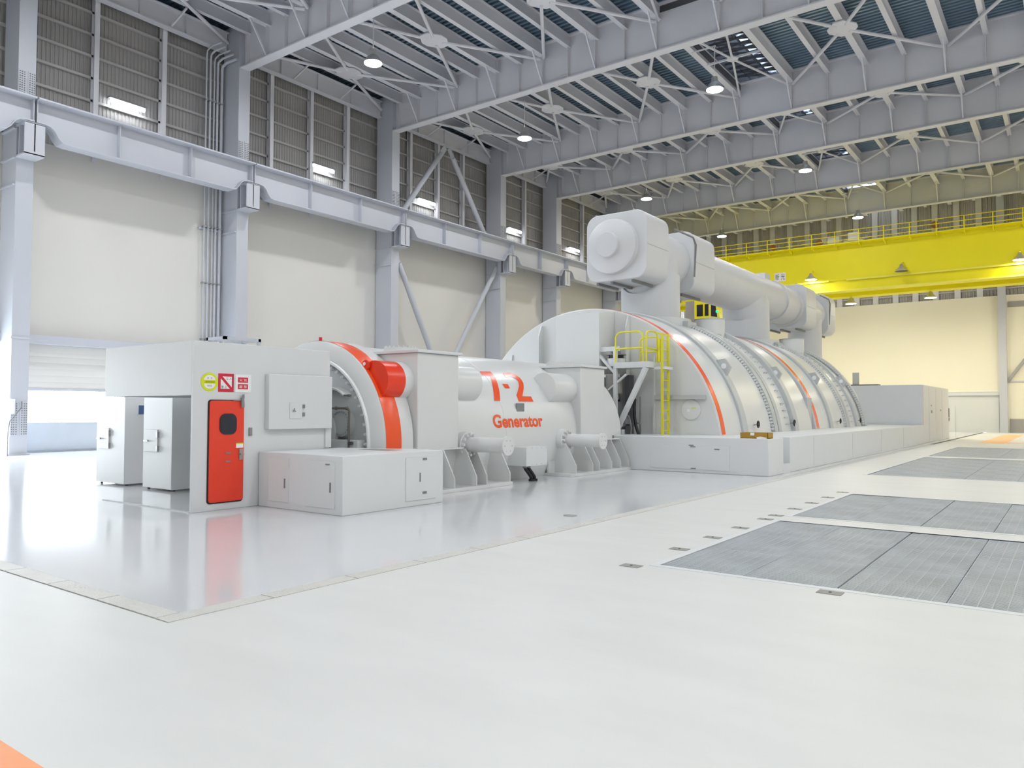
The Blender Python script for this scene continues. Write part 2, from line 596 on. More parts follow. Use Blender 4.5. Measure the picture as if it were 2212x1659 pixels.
G().bar((-4.3, YF - 0.2, 4.1), (1.5, YF - 0.2, 12.5), 0.22, 0.22).obj('brace', 'siding', WF)
d3 = B(-8.7, -4.9, YF - 0.12, YF + 0.0, 0, 3.0).obj('door_3', 'white2', kind='structure')
B(-9.2, -4.6, YF - 0.3, YF, 3.0, 3.32).obj('shutter_case', 'white2', d3)
B(-9.25, -4.55, YF - 0.34, YF, 3.28, 3.36).obj('case_lid', 'signw', d3)
d4 = B(-8.8, -8.0, YF - 0.2, YF - 0.12, 0, 2.15).obj('door_4', 'white2', kind='structure')
B(-8.66, -8.42, YF - 0.24, YF - 0.2, 1.2, 1.95).obj('vision_panel', 'ink', d4)
B(-8.66, -8.42, YF - 0.24, YF - 0.2, 0.9, 1.15).obj('push_plate', 'ink', d4)

# ---- right and near walls (behind the camera)
B(XR, XR + 0.4, YN, YF + 0.4, 0, 20.2).obj('wall_right', 'cream', kind='structure')
B(-33, XR, YN - 0.4, YN, 0, 20.2).obj('wall_near', 'cream', kind='structure')

# ---- ceiling: corrugated deck, joists, cross braces, vent opening
ZD = 19.75
VX0, VX1 = -14.55, -11.9


def decking(x0, x1, y0, y1):
    s = G()
    n = round((y1 - y0) / 0.30)
    pts = []
    p = (y1 - y0) / n
    for k in range(n):
        y = y0 + p * k
        pts += [(y, ZD), (y + p * 0.42, ZD), (y + p * 0.5, ZD + 0.09), (y + p * 0.92, ZD + 0.09)]
    pts.append((y1, ZD))
    m = len(pts)
    return s.add([(x, y, z) for x in (x0, x1) for y, z in pts], [(k, k + 1, m + k + 1, m + k) for k in range(m - 1)])


CEIL = decking(-33, VX0, YN - 0.4, YF + 0.4).obj('ceiling', 'deck', kind='structure', angle=20, recalc=False)
decking(VX1, XR, YN - 0.4, YF + 0.4).obj('deck_sheet', 'deck', CEIL, angle=20, recalc=False)
decking(VX0, VX1, YN - 0.4, 30.75).obj('deck_sheet', 'deck', CEIL, angle=20, recalc=False)
G().box(-33.2, VX0 - 0.06, YN - 0.4, YF + 0.4, 22.4, 22.6).box(VX1 + 0.06, XR + 0.4, YN - 0.4, YF + 0.4, 22.4, 22.6).box(VX0 - 0.06, VX1 + 0.06, YN - 0.4, 30.7, 22.4, 22.6).obj('roof_slab', 'dark', CEIL)
B(VX0 - 0.06, VX0, 30.75, YF, 19.4, 22.4).obj('vent_side', 'dkgrey', CEIL)
B(VX1, VX1 + 0.06, 30.75, YF, 19.4, 22.4).obj('vent_side', 'dkgrey', CEIL)
B(VX0, VX1, 30.7, 30.78, 19.4, 22.4).obj('vent_side', 'dkgrey', CEIL)
G().add([(VX0 - 0.06, 30.7, 22), (VX1 + 0.06, 30.7, 22), (VX1 + 0.06, YF + 0.4, 22), (VX0 - 0.06, YF + 0.4, 22)], [(0, 1, 2, 3)]).obj('glint_sheet', 'sky', CEIL)  # added sheet on top of the vent, carries the painted glints
B(-33.4, -33.0, YN - 0.4, YF + 0.4, 19.6, 22.6).obj('eave_closure', 'siding', CEIL)
gl = G()
for a, b in ((31.2, 40.5), (41.4, 47.4), (48.3, 56.5), (57.5, 65.3)):
    k = a
    while k < b:
        gl.bar((VX0, k, 20.0), (VX1, k, 20.0), 0.05, 0.12)
        gl.bar((VX0, k, 20.02), (VX0 + 1.3, k + 0.6, 20.02), 0.05, 0.10)
        gl.bar((VX0 + 1.3, k, 20.02), (VX1, k + 0.6, 20.02), 0.05, 0.10)
        k += 0.62
    for x in (-14.1, -13.6, -13.1, -12.6, -12.2):
        gl.bar((x, a - 0.4, 20.06), (x, b + 0.4, 20.06), 0.05, 0.10)
o = gl.obj('lattice_bars', 'dkgrey', CEIL, recalc=False)
o['kind'] = 'stuff'
JX = [-30.6, -29.15, -27.8, -26.4, -25.0, -23.65, -22.2, -20.78, -19.3, -17.8, -16.25, -14.65, -11.78, -9.95, -8.12, -6.4, -4.62, -3.0, -1.3, 0.4, 2.1, 3.8, 5.6]
KX = [-29.15, -26.4, -23.65, -20.78, -17.8, -14.65, -11.78, -8.12, -4.62, -1.3, 2.1, 5.6]
yb = [2.5] + GY + [YF]
for j in range(len(yb) - 1):
    a, b = yb[j] + 0.02, yb[j + 1] - 0.02
    srcs = {}
    for x in JX:
        big = x in KX
        if (big not in srcs):
            g = G().prism(ipoly(0.66 if big else 0.6, 0.3 if big else 0.22, 0.03, 0.02), 'Y', a, b)
            g.v = [(xx, yy, z + (19.07 if big else 19.13)) for xx, yy, z in g.v]
            o = g.obj('joist', 'roof', CEIL)
            o.data = g.mesh('joist', 'roof')
            srcs[big] = o
        else:
            o = srcs[big].copy()
            COL.objects.link(o)
            o.parent = CEIL
        o.location = (x - ORG[CEIL][0], -ORG[CEIL][1], -ORG[CEIL][2])
# cross braces in the plane of the joists
GUS = [(-32.0, -29.75, -26.5), (-26.3, -23.85, -20.9), (-20.7, -17.8, -14.75), (-14.55, -13.25, -11.9), (-11.7, -8.15, -4.7), (-4.5, -1.3, 2.0)]
for j in range(1, len(yb) - 1):
    a, b = yb[j] + 0.15, yb[j + 1] - 0.15
    if b > 66:
        continue
    ym = (yb[j] + yb[j + 1]) / 2 + 0.3
    for x0, xm, x1 in GUS:
        r = 0.5 if abs(xm + 13.25) > 0.1 else 0.22
        pl = [(xm - r * 1.25, ym - r * 0.35), (xm - r * 0.45, ym - r * 1.5), (xm + r * 0.45, ym - r * 1.5), (xm + r * 1.25, ym - r * 0.35), (xm + r * 1.25, ym + r * 0.35),
              (xm + r * 0.45, ym + r * 1.5), (xm - r * 0.45, ym + r * 1.5), (xm - r * 1.25, ym + r * 0.35)]
        gp = G().prism(pl, 'Z', 18.98, 19.03).obj('gusset_plate', 'roof', CEIL)
        for xe, ye in ((x0, a), (x1, a), (x0, b), (x1, b)):
            e = Vector((xe, ye, 19.0))
            c = Vector((xm, ym, 19.0))
            G().tube([c + (e - c).normalized() * r * 0.8, e], 0.08 if r > 0.3 else 0.055, 8).obj('brace_rod', 'roof', gp)
        if abs(xm + 13.25) < 0.1:
            G().bar((x0, ym, 19.05), (x1, ym, 19.05), 0.08, 0.1).obj('brace_rod', 'roof', gp)

# ---- roof girders
GN = ['nearest', 'first fully visible', 'second fully visible', 'third', 'fourth', 'fifth', 'farthest']
GL = ['roof girder just out of the frame above the nearest left column', 'roof girder from the pipe column, nearest one in view', 'second roof girder back, over the column left of the wall bracing',
      'third roof girder back, over the column right of the wall bracing', 'fourth roof girder back, over the elbow box of the big pipe', 'fifth roof girder back, tinted over the yellow crane', 'farthest roof girder, behind the yellow crane railing']
for gi, y in enumerate(GY):
    t = thing('roof_girder', 'long grey steel ' + GL[gi], 'girder', (-9, y, 17.6), 'roof girders')
    B(-31.6, XR, y - 0.02, y + 0.02, 17.66, 19.72).obj('web', 'roof', t)
    B(-31.6, XR, y - 0.24, y + 0.24, 17.6, 17.66).obj('bottom_flange', 'roof', t)
    B(-31.6, XR, y - 0.24, y + 0.24, 19.69, 19.75).obj('top_flange', 'roof', t)
    g = B(-0.015, 0.015, y - 0.2, y + 0.2, 17.66, 19.69)
    st = None
    for x in JX:
        if st is None:
            st = g.obj('stiffener', 'roof', t)
            st.data = g.mesh('stiffener', 'roof', (0, y, 17.6))
            o = st
        else:
            o = st.copy()
            COL.objects.link(o)
            o.parent = t
        o.location = (x + 9, 0, 0)
    gk = G().bar((0, y - 1.05, 19.1), (0, y - 0.12, 17.68), 0.07, 0.07)
    st = None
    for x in KX:
        if st is None:
            st = gk.obj('flange_brace', 'roof', t)
            st.data = gk.mesh('flange_brace', 'roof', (0, y, 17.6))
            o = st
        else:
            o = st.copy()
            COL.objects.link(o)
            o.parent = t
        o.location = (x + 9, 0, 0)

# ---- eave girder along the left wall, one per bay
for j in range(len(yb) - 1):
    a, b = yb[j] + 0.35, yb[j + 1] - 0.35
    g = G().prism(ipoly(0.95, 0.36, 0.04, 0.02), 'Y', a, b)
    g.v = [(xx + XW + 0.35, yy, z + 18.5) for xx, yy, z in g.v]
    eg = g.obj('eave_girder', 'roof', CEIL)
    n = 4
    for k in range(1, n):
        y = a + (b - a) * k / n
        B(XW + 0.2, XW + 0.5, y - 0.012, y + 0.012, 18.54, 19.41).obj('stiffener', 'roof', eg)
    for k in (1, 2):
        y = a + (b - a) * k / 3
        G().bar((XW + 0.45, y, 18.6), (-30.6, y, 19.05), 0.07, 0.07).obj('eave_strut', 'roof', eg)

# ---- columns along the left wall
CY = GY[:6]
CLB = ['at the far left edge by the bright door', 'beside the vertical conduit pipes behind the white enclosure', 'left of the crossed wall bracing', 'right of the crossed wall bracing',
       'left of the elbow box of the big pipe', 'mostly hidden behind the first pipe riser']
for ci, y in enumerate(CY):
    t = thing('steel_column', 'tall pale grey steel column ' + CLB[ci], 'column', (-31.4, y, 0), 'columns along the left wall')
    h = 0.3
    B(-32.25, -31.0, y - h, y + h, 0, 12.1).obj('lower_shaft', 'steel', t, bevel=0.012)
    B(-32.25, -31.0, y - h, y + h, 12.1, 19.7).obj('upper_shaft', 'steel', t, bevel=0.012)
    B(-32.3, -30.9, y - 0.36, y + 0.36, 0, 0.06).obj('base_plate', 'steel', t)
    br = G().prism([(-31.0, 10.9), (-30.35, 10.9), (-30.2, 11.02), (-30.2, 12.05), (-31.0, 12.05)], 'Y', y - 0.02, y + 0.02)
    br.box(-31.0, -30.2, y - 0.34, y + 0.34, 12.03, 12.09)
    br.box(-31.0, -30.2, y - 0.34, y + 0.34, 10.88, 10.94)
    br.box(-30.26, -30.2, y - 0.34, y + 0.34, 10.9, 12.05)
    br.box(-30.75, -30.69, y - 0.32, y + 0.32, 10.9, 12.05)
    br.obj('crane_bracket', 'steel', t)
    for z in (9.9, 10.9, 12.0):
        B(-32.2, -31.05, y - 0.38, y - h, z - 0.025, z + 0.025).obj('side_rib', 'steel', t)
    for z0 in (12.95, 0.7):
        s = B(-31.0, -30.975, y - 0.28, y - 0.03, z0, z0 + 1.25).box(-31.0, -30.975, y + 0.03, y + 0.28, z0, z0 + 1.25)
        sp = s.obj('splice_plate', 'steel', t)
        bl = G()
        for a in (-0.24, -0.17, -0.09, 0.09, 0.17, 0.24):
            for k in range(14):
                bl.cyl((-30.975, y + a, z0 + 0.07 + k * 0.085), (-30.955, y + a, z0 + 0.07 + k * 0.085), 0.022, n=6)
        o = bl.obj('splice_bolts', 'grey', sp)
        o['kind'] = 'stuff'
    B(-31.0, -30.97, y - 0.33, y + 0.33, 4.25, 4.33).obj('collar_strip', 'steel', t)

# ---- crane runway girders between the columns
RL = ['nearest runway girder, cut by the left edge of the frame', 'runway girder above the conduit pipes, second from the left', 'third runway girder from the left, above the plain cream wall',
      'fourth runway girder, crossing the wall bracing', 'fifth runway girder, beside the elbow box of the big pipe', 'runway girder vanishing behind the elbow box of the big pipe', 'farthest runway girder behind the big pipe']
rb = [2.5] + GY
for j in range(len(rb) - 1):
    a, b = rb[j] + 0.03, rb[j + 1] - 0.03
    t = thing('runway_girder', 'pale grey steel ' + RL[j], 'girder', (-30.45, (a + b) / 2, 11.5), 'crane runway girders')
    web = [(a, 12.13), (a + 0.45, 12.08), (a + 0.95, 11.58), (b - 0.95, 11.58), (b - 0.45, 12.08), (b, 12.13), (b, 12.92), (a, 12.92)]
    G().prism(web, 'X', -30.465, -30.435).obj('web', 'steel', t)
    B(-31.0, -29.98, a, b, 12.92, 12.98).obj('top_flange', 'steel', t)
    f = G()
    path = [(a, 12.10), (a + 0.3, 12.10), (a + 0.48, 12.06), (a + 0.62, 11.95), (a + 0.76, 11.72), (a + 0.9, 11.58), (a + 1.1, 11.55)]
    path = path + [(a + b - p, q) for p, q in reversed(path)]
    n = len(path)
    f.add([(x, p, q + dz) for x in (-30.75, -30.15) for dz in (0, 0.045) for p, q in path],
          [(k, k + 1, 2 * n + k + 1, 2 * n + k) for k in range(n - 1)] + [(n + k, n + k + 1, 3 * n + k + 1, 3 * n + k) for k in range(n - 1)] +
          [(k, k + 1, n + k + 1, n + k) for k in range(n - 1)] + [(2 * n + k, 2 * n + k + 1, 3 * n + k + 1, 3 * n + k) for k in range(n - 1)])
    f.obj('bottom_flange', 'steel', t)
    for y in (a + 0.03, b - 0.03):
        B(-30.73, -30.17, y - 0.015, y + 0.015, 12.12, 12.92).obj('end_stiffener', 'steel', t)
    k = int((b - a) // 3)
    for i in range(1, k):
        y = a + (b - a) * i / k
        B(-30.73, -30.17, y - 0.012, y + 0.012, 11.6, 12.92).obj('stiffener', 'steel', t)
    B(-30.5, -30.4, a, b, 12.98, 13.1).obj('rail', 'grey', t)

# ---- tube braces on the left wall
for lab, p0, p1 in [('upper tube brace leaning down to the column left of it, under the roof', (-31.3, 35.25, 17.95), (-31.3, 31.1, 12.6)),
                    ('upper tube brace leaning down to the column right of it, under the roof', (-31.3, 35.75, 17.95), (-31.3, 40.6, 11.6)),
                    ('lower tube brace running down right from the column, below the crane rail', (-31.3, 31.1, 10.6), (-31.3, 35.6, 2.6)),
                    ('lower tube brace running down left from the column, below the crane rail', (-31.3, 40.6, 11.3), (-31.3, 36.1, 4.8))]:
    t = thing('tube_brace', 'pale grey ' + lab, 'brace', p0, 'wall bracing tubes')
    p0, p1 = Vector(p0), Vector(p1)
    d = (p1 - p0).normalized()
    G().tube([p0 + d * 0.5, p1 - d * 0.5], 0.16, 16).obj('tube', 'steel', t)
    for q, e in ((p0, 1), (p1, -1)):
        G().bar(q - d * e * 0.15, q + d * e * 0.7, 0.03, 0.34, up=(1, 0, 0) if False else (0, 0, 1)).obj('end_plate', 'steel', t)

# ---- conduit pipes beside the second column
PL = ['leftmost', 'second from the left', 'third from the left', 'fourth from the left', 'rightmost and thickest']
for k, (y, r) in enumerate(((19.55, 0.035), (19.75, 0.045), (19.95, 0.035), (20.12, 0.05), (20.34, 0.07))):
    t = thing('conduit_pipe', PL[k] + ' vertical conduit pipe in the row beside the column', 'pipe', (-32.05, y, 0), 'conduit pipes by the column')
    top = 18.3 - 0.12 * k
    pts = [(-32.05, y, 0), (-32.05, y, top - 0.2), (-32.0, y, top), (-31.75, y + 0.03, top + 0.12), (-31.0, y + 0.1, top + 0.15)]
    G().tube(pts, r, 10).obj('pipe', 'steel', t)
    for z in (4.9, 7.5, 10.1, 13.4, 16.0):
        B(-32.18, -31.98, y - r - 0.03, y + r + 0.03, z - 0.03, z + 0.03).obj('clamp', 'metal', t)
t = thing('pipe_support', 'horizontal support angle holding the row of conduit pipes to the wall', 'bracket', (-32.15, 19.9, 10.0))
B(-32.28, -32.12, 19.35, 20.5, 9.98, 10.06).obj('angle', 'steel', t)
B(-32.28, -32.12, 19.35, 20.5, 13.28, 13.36).obj('angle', 'steel', t)

# ---- wall tube lights
LN = ['nearest, in the first bay left of the pipe column', 'second, right of the pipe column', 'third, under the upper wall brace', 'fourth from the left', 'farthest, left of the elbow box']
for k, y in enumerate((16.05, 26.55, 34.7, 44.0, 52.1)):
    t = thing('wall_light', 'glowing tube light on dark siding, ' + LN[k], 'light', (XW, y, 14.5), 'wall tube lights')
    B(XW - 0.15, XW + 0.12, y - 0.78, y + 0.78, 14.72, 14.80).obj('housing', 'grey', t)
    G().tube([(XW + 0.05, y - 0.72, 14.62), (XW + 0.05, y + 0.72, 14.62)], 0.075, 12).obj('tube', 'tube', t)
    L = bpy.data.lights.new('tube_light_source', 'AREA')
    L.shape = 'RECTANGLE'
    L.size, L.size_y = 1.4, 0.12
    L.energy = WALL_W
    L.color = (0.95, 0.98, 1.0)
    lo = bpy.data.objects.new('tube_light_source', L)
    COL.objects.link(lo)
    lo.parent = t
    lo.location = (0.08, 0, 0.02)
    lo.rotation_euler = (0, radians(18), radians(90)) if False else (0, 0, radians(90))

# ---- high bay lamps
LXN = {-24.6: 'left', -13.5: 'middle', 3.2: 'right', 10.5: 'far right'}
LYN = {-11.0: 'behind the camera', 0.5: 'above the camera', 11.5: 'nearest', 22.95: 'second', 34.45: 'third', 49.6: 'fourth', 64.2: 'farthest'}
for ly, yn in LYN.items():
    for lx, xn in LXN.items():
        t = thing('high_bay_lamp', 'round roof lamp, %s row from the camera, %s line' % (yn, xn), 'lamp', (lx, ly, 16.9), 'high bay lamps')
        G().lathe([(0.05, 0.62), (0.14, 0.6), (0.16, 0.35), (0.24, 0.3), (0.40, 0.06), (0.41, 0.0), (0.38, 0.0), (0.34, 0.05)], 0, 0, n=20)
        g = G().lathe([(0.05, 0.62), (0.14, 0.6), (0.16, 0.35), (0.24, 0.3), (0.40, 0.06), (0.41, 0.0), (0.38, 0.0)], 0, 0, n=20)
        g.v = [(x + lx, z + ly, y + 16.95) for x, y, z in g.v]
        g.obj('reflector', 'refl', t)
        G().cyl((lx, ly, 16.93), (lx, ly, 16.98), 0.38, n=20).obj('lens', 'lamp', t)
        jx = min(JX, key=lambda v: abs(v - lx))
        G().cyl((lx, ly, 17.5), (lx, ly, 19.1), 0.02, n=6).obj('stem', 'roof', t)
        G().bar((jx, ly, 19.05), (lx + 0.05 * (1 if lx > jx else -1), ly, 19.05), 0.06, 0.06).obj('hanger', 'roof', t)
        L = bpy.data.lights.new('lamp_source', 'AREA')
        L.shape = 'DISK'
        L.size = 0.7
        L.energy = LAMP_W * (1.0 if lx < 0 else 1.25)
        L.color = (0.97, 0.99, 1.0) if ly < 45 else (1.0, 0.93, 0.80)
        lo = bpy.data.objects.new('lamp_source', L)
        COL.objects.link(lo)
        lo.parent = t
        lo.location = (0, 0, 0.02)

# ================================================================== MACHINES
exec_parts = []

# ---- exciter enclosure
EX0, EX1, EY0, EY1, EZ = -14.6, -11.63, 6.95, 9.8, 2.83
t = thing('exciter_enclosure', 'large white sheet metal enclosure with red door and open front', 'enclosure', ((EX0 + EX1) / 2, 8.4, 0))
G().prism([(EY0, 0), (EY1, 0), (EY1, EZ), (EY0, EZ)], 'X', EX1 - 0.06, EX1).obj('side_panel', 'white2', t, bevel=0.008)
B(EX0, EX1 - 0.06, EY0, EY0 + 0.05, 1.925, EZ).obj('front_canopy', 'white2', t, bevel=0.008)
B(EX0 + 0.05, EX1 - 0.06, EY0 + 0.05, EY1 - 0.05, EZ - 0.05, EZ - 0.004).obj('roof_panel', 'white2', t)
B(EX0, EX0 + 0.05, EY0 + 0.05, EY1, 1.925, EZ).obj('left_panel', 'white2', t)
B(EX0 + 0.05, EX1 - 0.06, EY1 - 0.05, EY1, 0.0, EZ).obj('back_panel', 'white2', t)
B(EX1 - 0.1, EX1 + 0.03, EY1 - 0.12, EY1 + 0.02, 0.97, 1.5).obj('corner_post', 'white2', t)
B(EX0, EX1 - 0.06, EY0 - 0.01, EY0 + 0.04, 0, 0.012).obj('threshold', 'white2', t)
# door
d = G().prism(rrect(7.235, 7.89, 0.135, 1.845, 0.05), 'X', EX1 - 0.02, EX1 + 0.035).obj('door', 'door', t, bevel=0.01)
G().prism(rrect(7.215, 7.895, 0.115, 1.86, 0.055), 'X', EX1 - 0.02, EX1 + 0.014).obj('gasket', 'black', t)
G().prism(rrect(7.415, 7.735, 1.27, 1.625, 0.11, 8), 'X', EX1 + 0.03, EX1 + 0.05).obj('window_pane', 'glass', d)
B(EX1 + 0.035, EX1 + 0.042, 7.735, 7.87, 1.035, 1.12).obj('notice_sticker', 'signw', d)
B(EX1 + 0.042, EX1 + 0.044, 7.735, 7.87, 1.10, 1.12).obj('sticker_stripe', 'signy', d)
B(EX1 + 0.035, EX1 + 0.055, 7.79, 7.86, 0.83, 1.02).obj('lock_plate', 'metal', d)
G().bar((EX1 + 0.07, 7.80, 0.93), (EX1 + 0.07, 7.87, 0.93), 0.02, 0.02).obj('handle', 'metal', d)
for z in (0.955, 0.815):
    B(EX1 + 0.035, EX1 + 0.042, 7.535, 7.63, z - 0.013, z + 0.013).obj('name_plate', 'grey', d)
cl = G().bar((EX1 + 0.06, 7.83, 1.90), (EX1 + 0.06, 7.84, 1.73), 0.035, 0.05)
cl.bar((EX1 + 0.06, 7.66, 1.845), (EX1 + 0.06, 7.85, 1.86), 0.012, 0.012).bar((EX1 + 0.05, 7.86, 1.89), (EX1 + 0.03, 7.87, 1.95), 0.03, 0.04)
cl.obj('door_closer', 'grey', t)
B(EX1, EX1 + 0.03, 8.0, 8.06, 1.24, 1.38).obj('switch_box', 'clip', t, bevel=0.004)
# hanging hatch box
hb = B(EX1, EX1 + 0.12, 8.33, 9.76, 1.34, 2.33).obj('hatch_box', 'white2', t, bevel=0.01)
B(EX1 + 0.12, EX1 + 0.135, 8.77, 9.05, 1.53, 1.825).obj('hatch_cover', 'white2', hb, bevel=0.004)
for z in (1.61, 1.755):
    B(EX1 + 0.12, EX1 + 0.145, 9.05, 9.10, z - 0.035, z + 0.035).obj('hinge', 'grey', hb)
kn = G().cyl((EX1 + 0.135, 8.855, 1.68), (EX1 + 0.16, 8.855, 1.68), 0.012, n=8)
for k in range(3):
    a = k * 2 * pi / 3 + pi / 2
    kn.bar((EX1 + 0.155, 8.855, 1.68), (EX1 + 0.155, 8.855 + 0.04 * cos(a), 1.68 + 0.04 * sin(a)), 0.012, 0.012, up=(1, 0, 0))
kn.obj('knob', 'metal', hb)


# signs on the enclosure
def onpanel(x):
    return lambda u, v: (x, u, v)


XS = EX1 + 0.001
t = thing('round_sign', 'round yellow warning sign with white halves on the enclosure', 'sign', (XS, 7.235, 2.0), 'signs above the red door')
G().cyl((XS, 7.235, 2.155), (XS + 0.01, 7.235, 2.155), 0.155, n=40).obj('disc', 'signy', t)
for s in (1, -1):
    pts = [(7.235 + 0.105 * cos(a), 2.155 + s * (0.03 + 0.085 * sin(a))) for a in [pi * i / 16 for i in range(17)]]
    G().prism(pts, 'X', XS + 0.01, XS + 0.012).obj('white_half', 'signw', t)
text_g('少量危険物貯蔵取扱所', (7.135, 7.335, 2.138, 2.172), onpanel(XS + 0.0125)).obj('lettering', 'olive', t)
text_g('管　理', (7.19, 7.28, 2.205, 2.235), onpanel(XS + 0.0135)).obj('lettering', 'grey', t)
text_g('責任者', (7.195, 7.275, 2.075, 2.105), onpanel(XS + 0.0135)).obj('lettering', 'grey', t)
t = thing('square_sign', 'red bordered square no entry sign with diagonal bar', 'sign', (XS, 7.545, 2.0), 'signs above the red door')
u0, u1, v0, v1 = 7.40, 7.69, 1.995, 2.305
B(XS, XS + 0.01, u0, u1, v0, v1).obj('board', 'signr', t)
G().prism([(u0 + 0.075, v1 - 0.05), (u1 - 0.04, v1 - 0.05), (u1 - 0.04, v0 + 0.08)], 'X', XS + 0.01, XS + 0.012).obj('white_field', 'signw', t)
G().prism([(u0 + 0.04, v1 - 0.085), (u1 - 0.075, v0 + 0.05), (u0 + 0.04, v0 + 0.05)], 'X', XS + 0.01, XS + 0.012).obj('white_field', 'signw', t)
text_g('立 入', (u0 + 0.14, u1 - 0.05, v1 - 0.105, v1 - 0.06), onpanel(XS + 0.0135)).obj('lettering', 'ink', t)
text_g('禁 止', (u0 + 0.05, u0 + 0.155, v0 + 0.06, v0 + 0.105), onpanel(XS + 0.0135)).obj('lettering', 'ink', t)
t = thing('square_sign', 'white square sign with two red lettered bands', 'sign', (XS, 7.86, 2.0), 'signs above the red door')
u0, u1, v0, v1 = 7.72, 8.03, 1.99, 2.30
B(XS, XS + 0.01, u0, u1, v0, v1).obj('board', 'signw', t)
B(XS + 0.01, XS + 0.012, u0 + 0.05, u1 - 0.06, 2.16, 2.25).obj('red_band', 'signr', t)
B(XS + 0.01, XS + 0.012, u0 + 0.05, u1 - 0.06, 2.045, 2.135).obj('red_band', 'signr', t)
text_g('火 気', (u0 + 0.075, u1 - 0.085, 2.18, 2.23), onpanel(XS + 0.0135)).obj('lettering', 'signw', t)
text_g('厳 禁', (u0 + 0.075, u1 - 0.085, 2.065, 2.115), onpanel(XS + 0.0135)).obj('lettering', 'signw', t)

# frame stand on the enclosure roof
t = thing('frame_stand', 'low pale steel frame stand on the enclosure roof', 'frame', (-12.9, 8.6, EZ))
f = G()
for x, y in ((-13.55, 8.4), (-13.0, 8.4), (-13.55, 9.15), (-13.0, 9.15)):
    B(x - 0.03, x + 0.03, y - 0.03, y + 0.03, EZ - 0.002, 3.07).obj('leg', 'steel', t)
f.box(-13.58, -12.97, 8.37, 8.43, 3.03, 3.09).box(-13.58, -12.97, 9.12, 9.18, 3.03, 3.09).box(-13.58, -13.52, 8.37, 9.18, 3.03, 3.09).box(-13.03, -12.97, 8.37, 9.18, 3.03, 3.09)
f.obj('top_frame', 'steel', t)

# two cabinets behind the open front
for lab, x0, x1, zt in (('left white hatch cabinet seen below the enclosure canopy', -18.1, -16.82, 1.96), ('right white hatch cabinet seen below the enclosure canopy', -16.03, -14.9, 2.2)):
    t = thing('hatch_cabinet', lab, 'cabinet', ((x0 + x1) / 2, 9, 0), 'cabinets behind the canopy')
    B(x0, x1, 8.45, 9.6, 0.04, zt).obj('body', 'white2', t, bevel=0.01)
    B(x0 + 0.1, x0 + 0.62, 8.42, 8.45, 0.8, 1.27).obj('hatch', 'white2', t, bevel=0.005)
    B(x0 + 0.6, x0 + 0.65, 8.40, 8.45, 0.83, 0.93).obj('hinge', 'metal', t)
    B(x0 + 0.6, x0 + 0.65, 8.40, 8.45, 1.10, 1.22).obj('hinge', 'metal', t)
    G().bar((x0 + 0.14, 8.39, 1.03), (x0 + 0.3, 8.39, 1.03), 0.03, 0.03).obj('handle', 'metal', t)
    for y in (8.55, 9.5):
        G().cyl((x1 - 0.08, y, 0), (x1 - 0.08, y, 0.04), 0.03, n=8).obj('foot', 'dkgrey', t)
        G().cyl((x0 + 0.08, y, 0), (x0 + 0.08, y, 0.04), 0.03, n=8).obj('foot', 'dkgrey', t)
    if x0 < -17:
        B(x1, x1 + 0.01, 8.75, 8.98, 1.58, 1.78).obj('blue_notice', 'blue', t, label='square blue notice')

# ---- low cabinets around the generator end
t = thing('low_cabinet', 'low white access cabinet beside the red door enclosure', 'cabinet', (-10.5, 9.4, 0))
G().prism([(-11.6, 8.2), (-9.4, 8.2), (-9.4, 10.6), (-10.1, 10.62), (-11.6, 10.0)], 'Z', 0.0, 0.955).obj('body', 'white2', t, bevel=0.01)
for x0, x1, z0, z1 in ((-11.3, -10.75, 0.12, 0.86), (-10.3, -9.58, 0.1, 0.86)):
    dd = B(x0, x1, 8.188, 8.2, z0, z1).obj('access_door', 'white2', t, bevel=0.003)
    B(x1 - 0.11, x1 - 0.085, 8.175, 8.19, 0.36, 0.52).obj('handle', 'grey', dd)
B(-9.8, -9.7, 8.18, 8.19, 0.80, 0.82).obj('tag', 'grey', t)
dd = B(-9.4, -9.388, 9.62, 10.4, 0.1, 0.86).obj('access_door', 'white2', t, bevel=0.003)
B(-9.388, -9.378, 9.96, 9.985, 0.42, 0.58).obj('handle', 'grey', dd)
for z in (0.22, 0.82):
    B(-9.388, -9.376, 10.04, 10.14, z - 0.02, z + 0.02).obj('hinge', 'grey', dd)
B(-10.75, -10.0, 9.75, 10.15, 0.955, 0.958).obj('top_hatch', 'clip', t)

# ---- generator
GX, GZ, GRR = -12.4, 1.04, 2.0
t = thing('generator', 'long white cylindrical generator with orange numerals on its flank', 'generator', (GX, 14.5, 0))
A0, A1 = -math.asin(1.0 / 2.0), pi + math.asin(1.0 / 2.0)
G().lathe([(1.7, 10.75), (2.0, 10.75), (2.0, 13.85), (1.992, 13.86), (1.992, 13.88), (2.0, 13.89), (2.0, 19.3), (1.0, 19.35)], GX, GZ, A0, A1, 72).obj('shell', 'white', t)
er = G().lathe([(1.66, 10.42), (1.70, 10.0), (1.735, 9.985), (2.02, 10.035), (2.05, 10.06), (2.05, 10.80), (1.98, 10.82)], GX, GZ, A0, A1, 72).obj('end_ring', 'white', t)
G().lathe([(1.64, 10.02), (1.66, 9.95), (1.70, 9.95), (1.72, 10.0)], GX, GZ, A0, A1, 72).obj('ring_lip', 'signw', t)
G().lathe([(2.0545, 10.07), (2.056, 10.075), (2.056, 10.47), (2.0545, 10.475)], GX, GZ, A0, A1, 72).obj('orange_band', 'orange', t, label='orange painted band')
sh = G().cyl((GX, 10.07, GZ), (GX, 10.42, GZ), 1.665, n=64)
sh.obj('end_shield', 'ring', t)
b0 = None
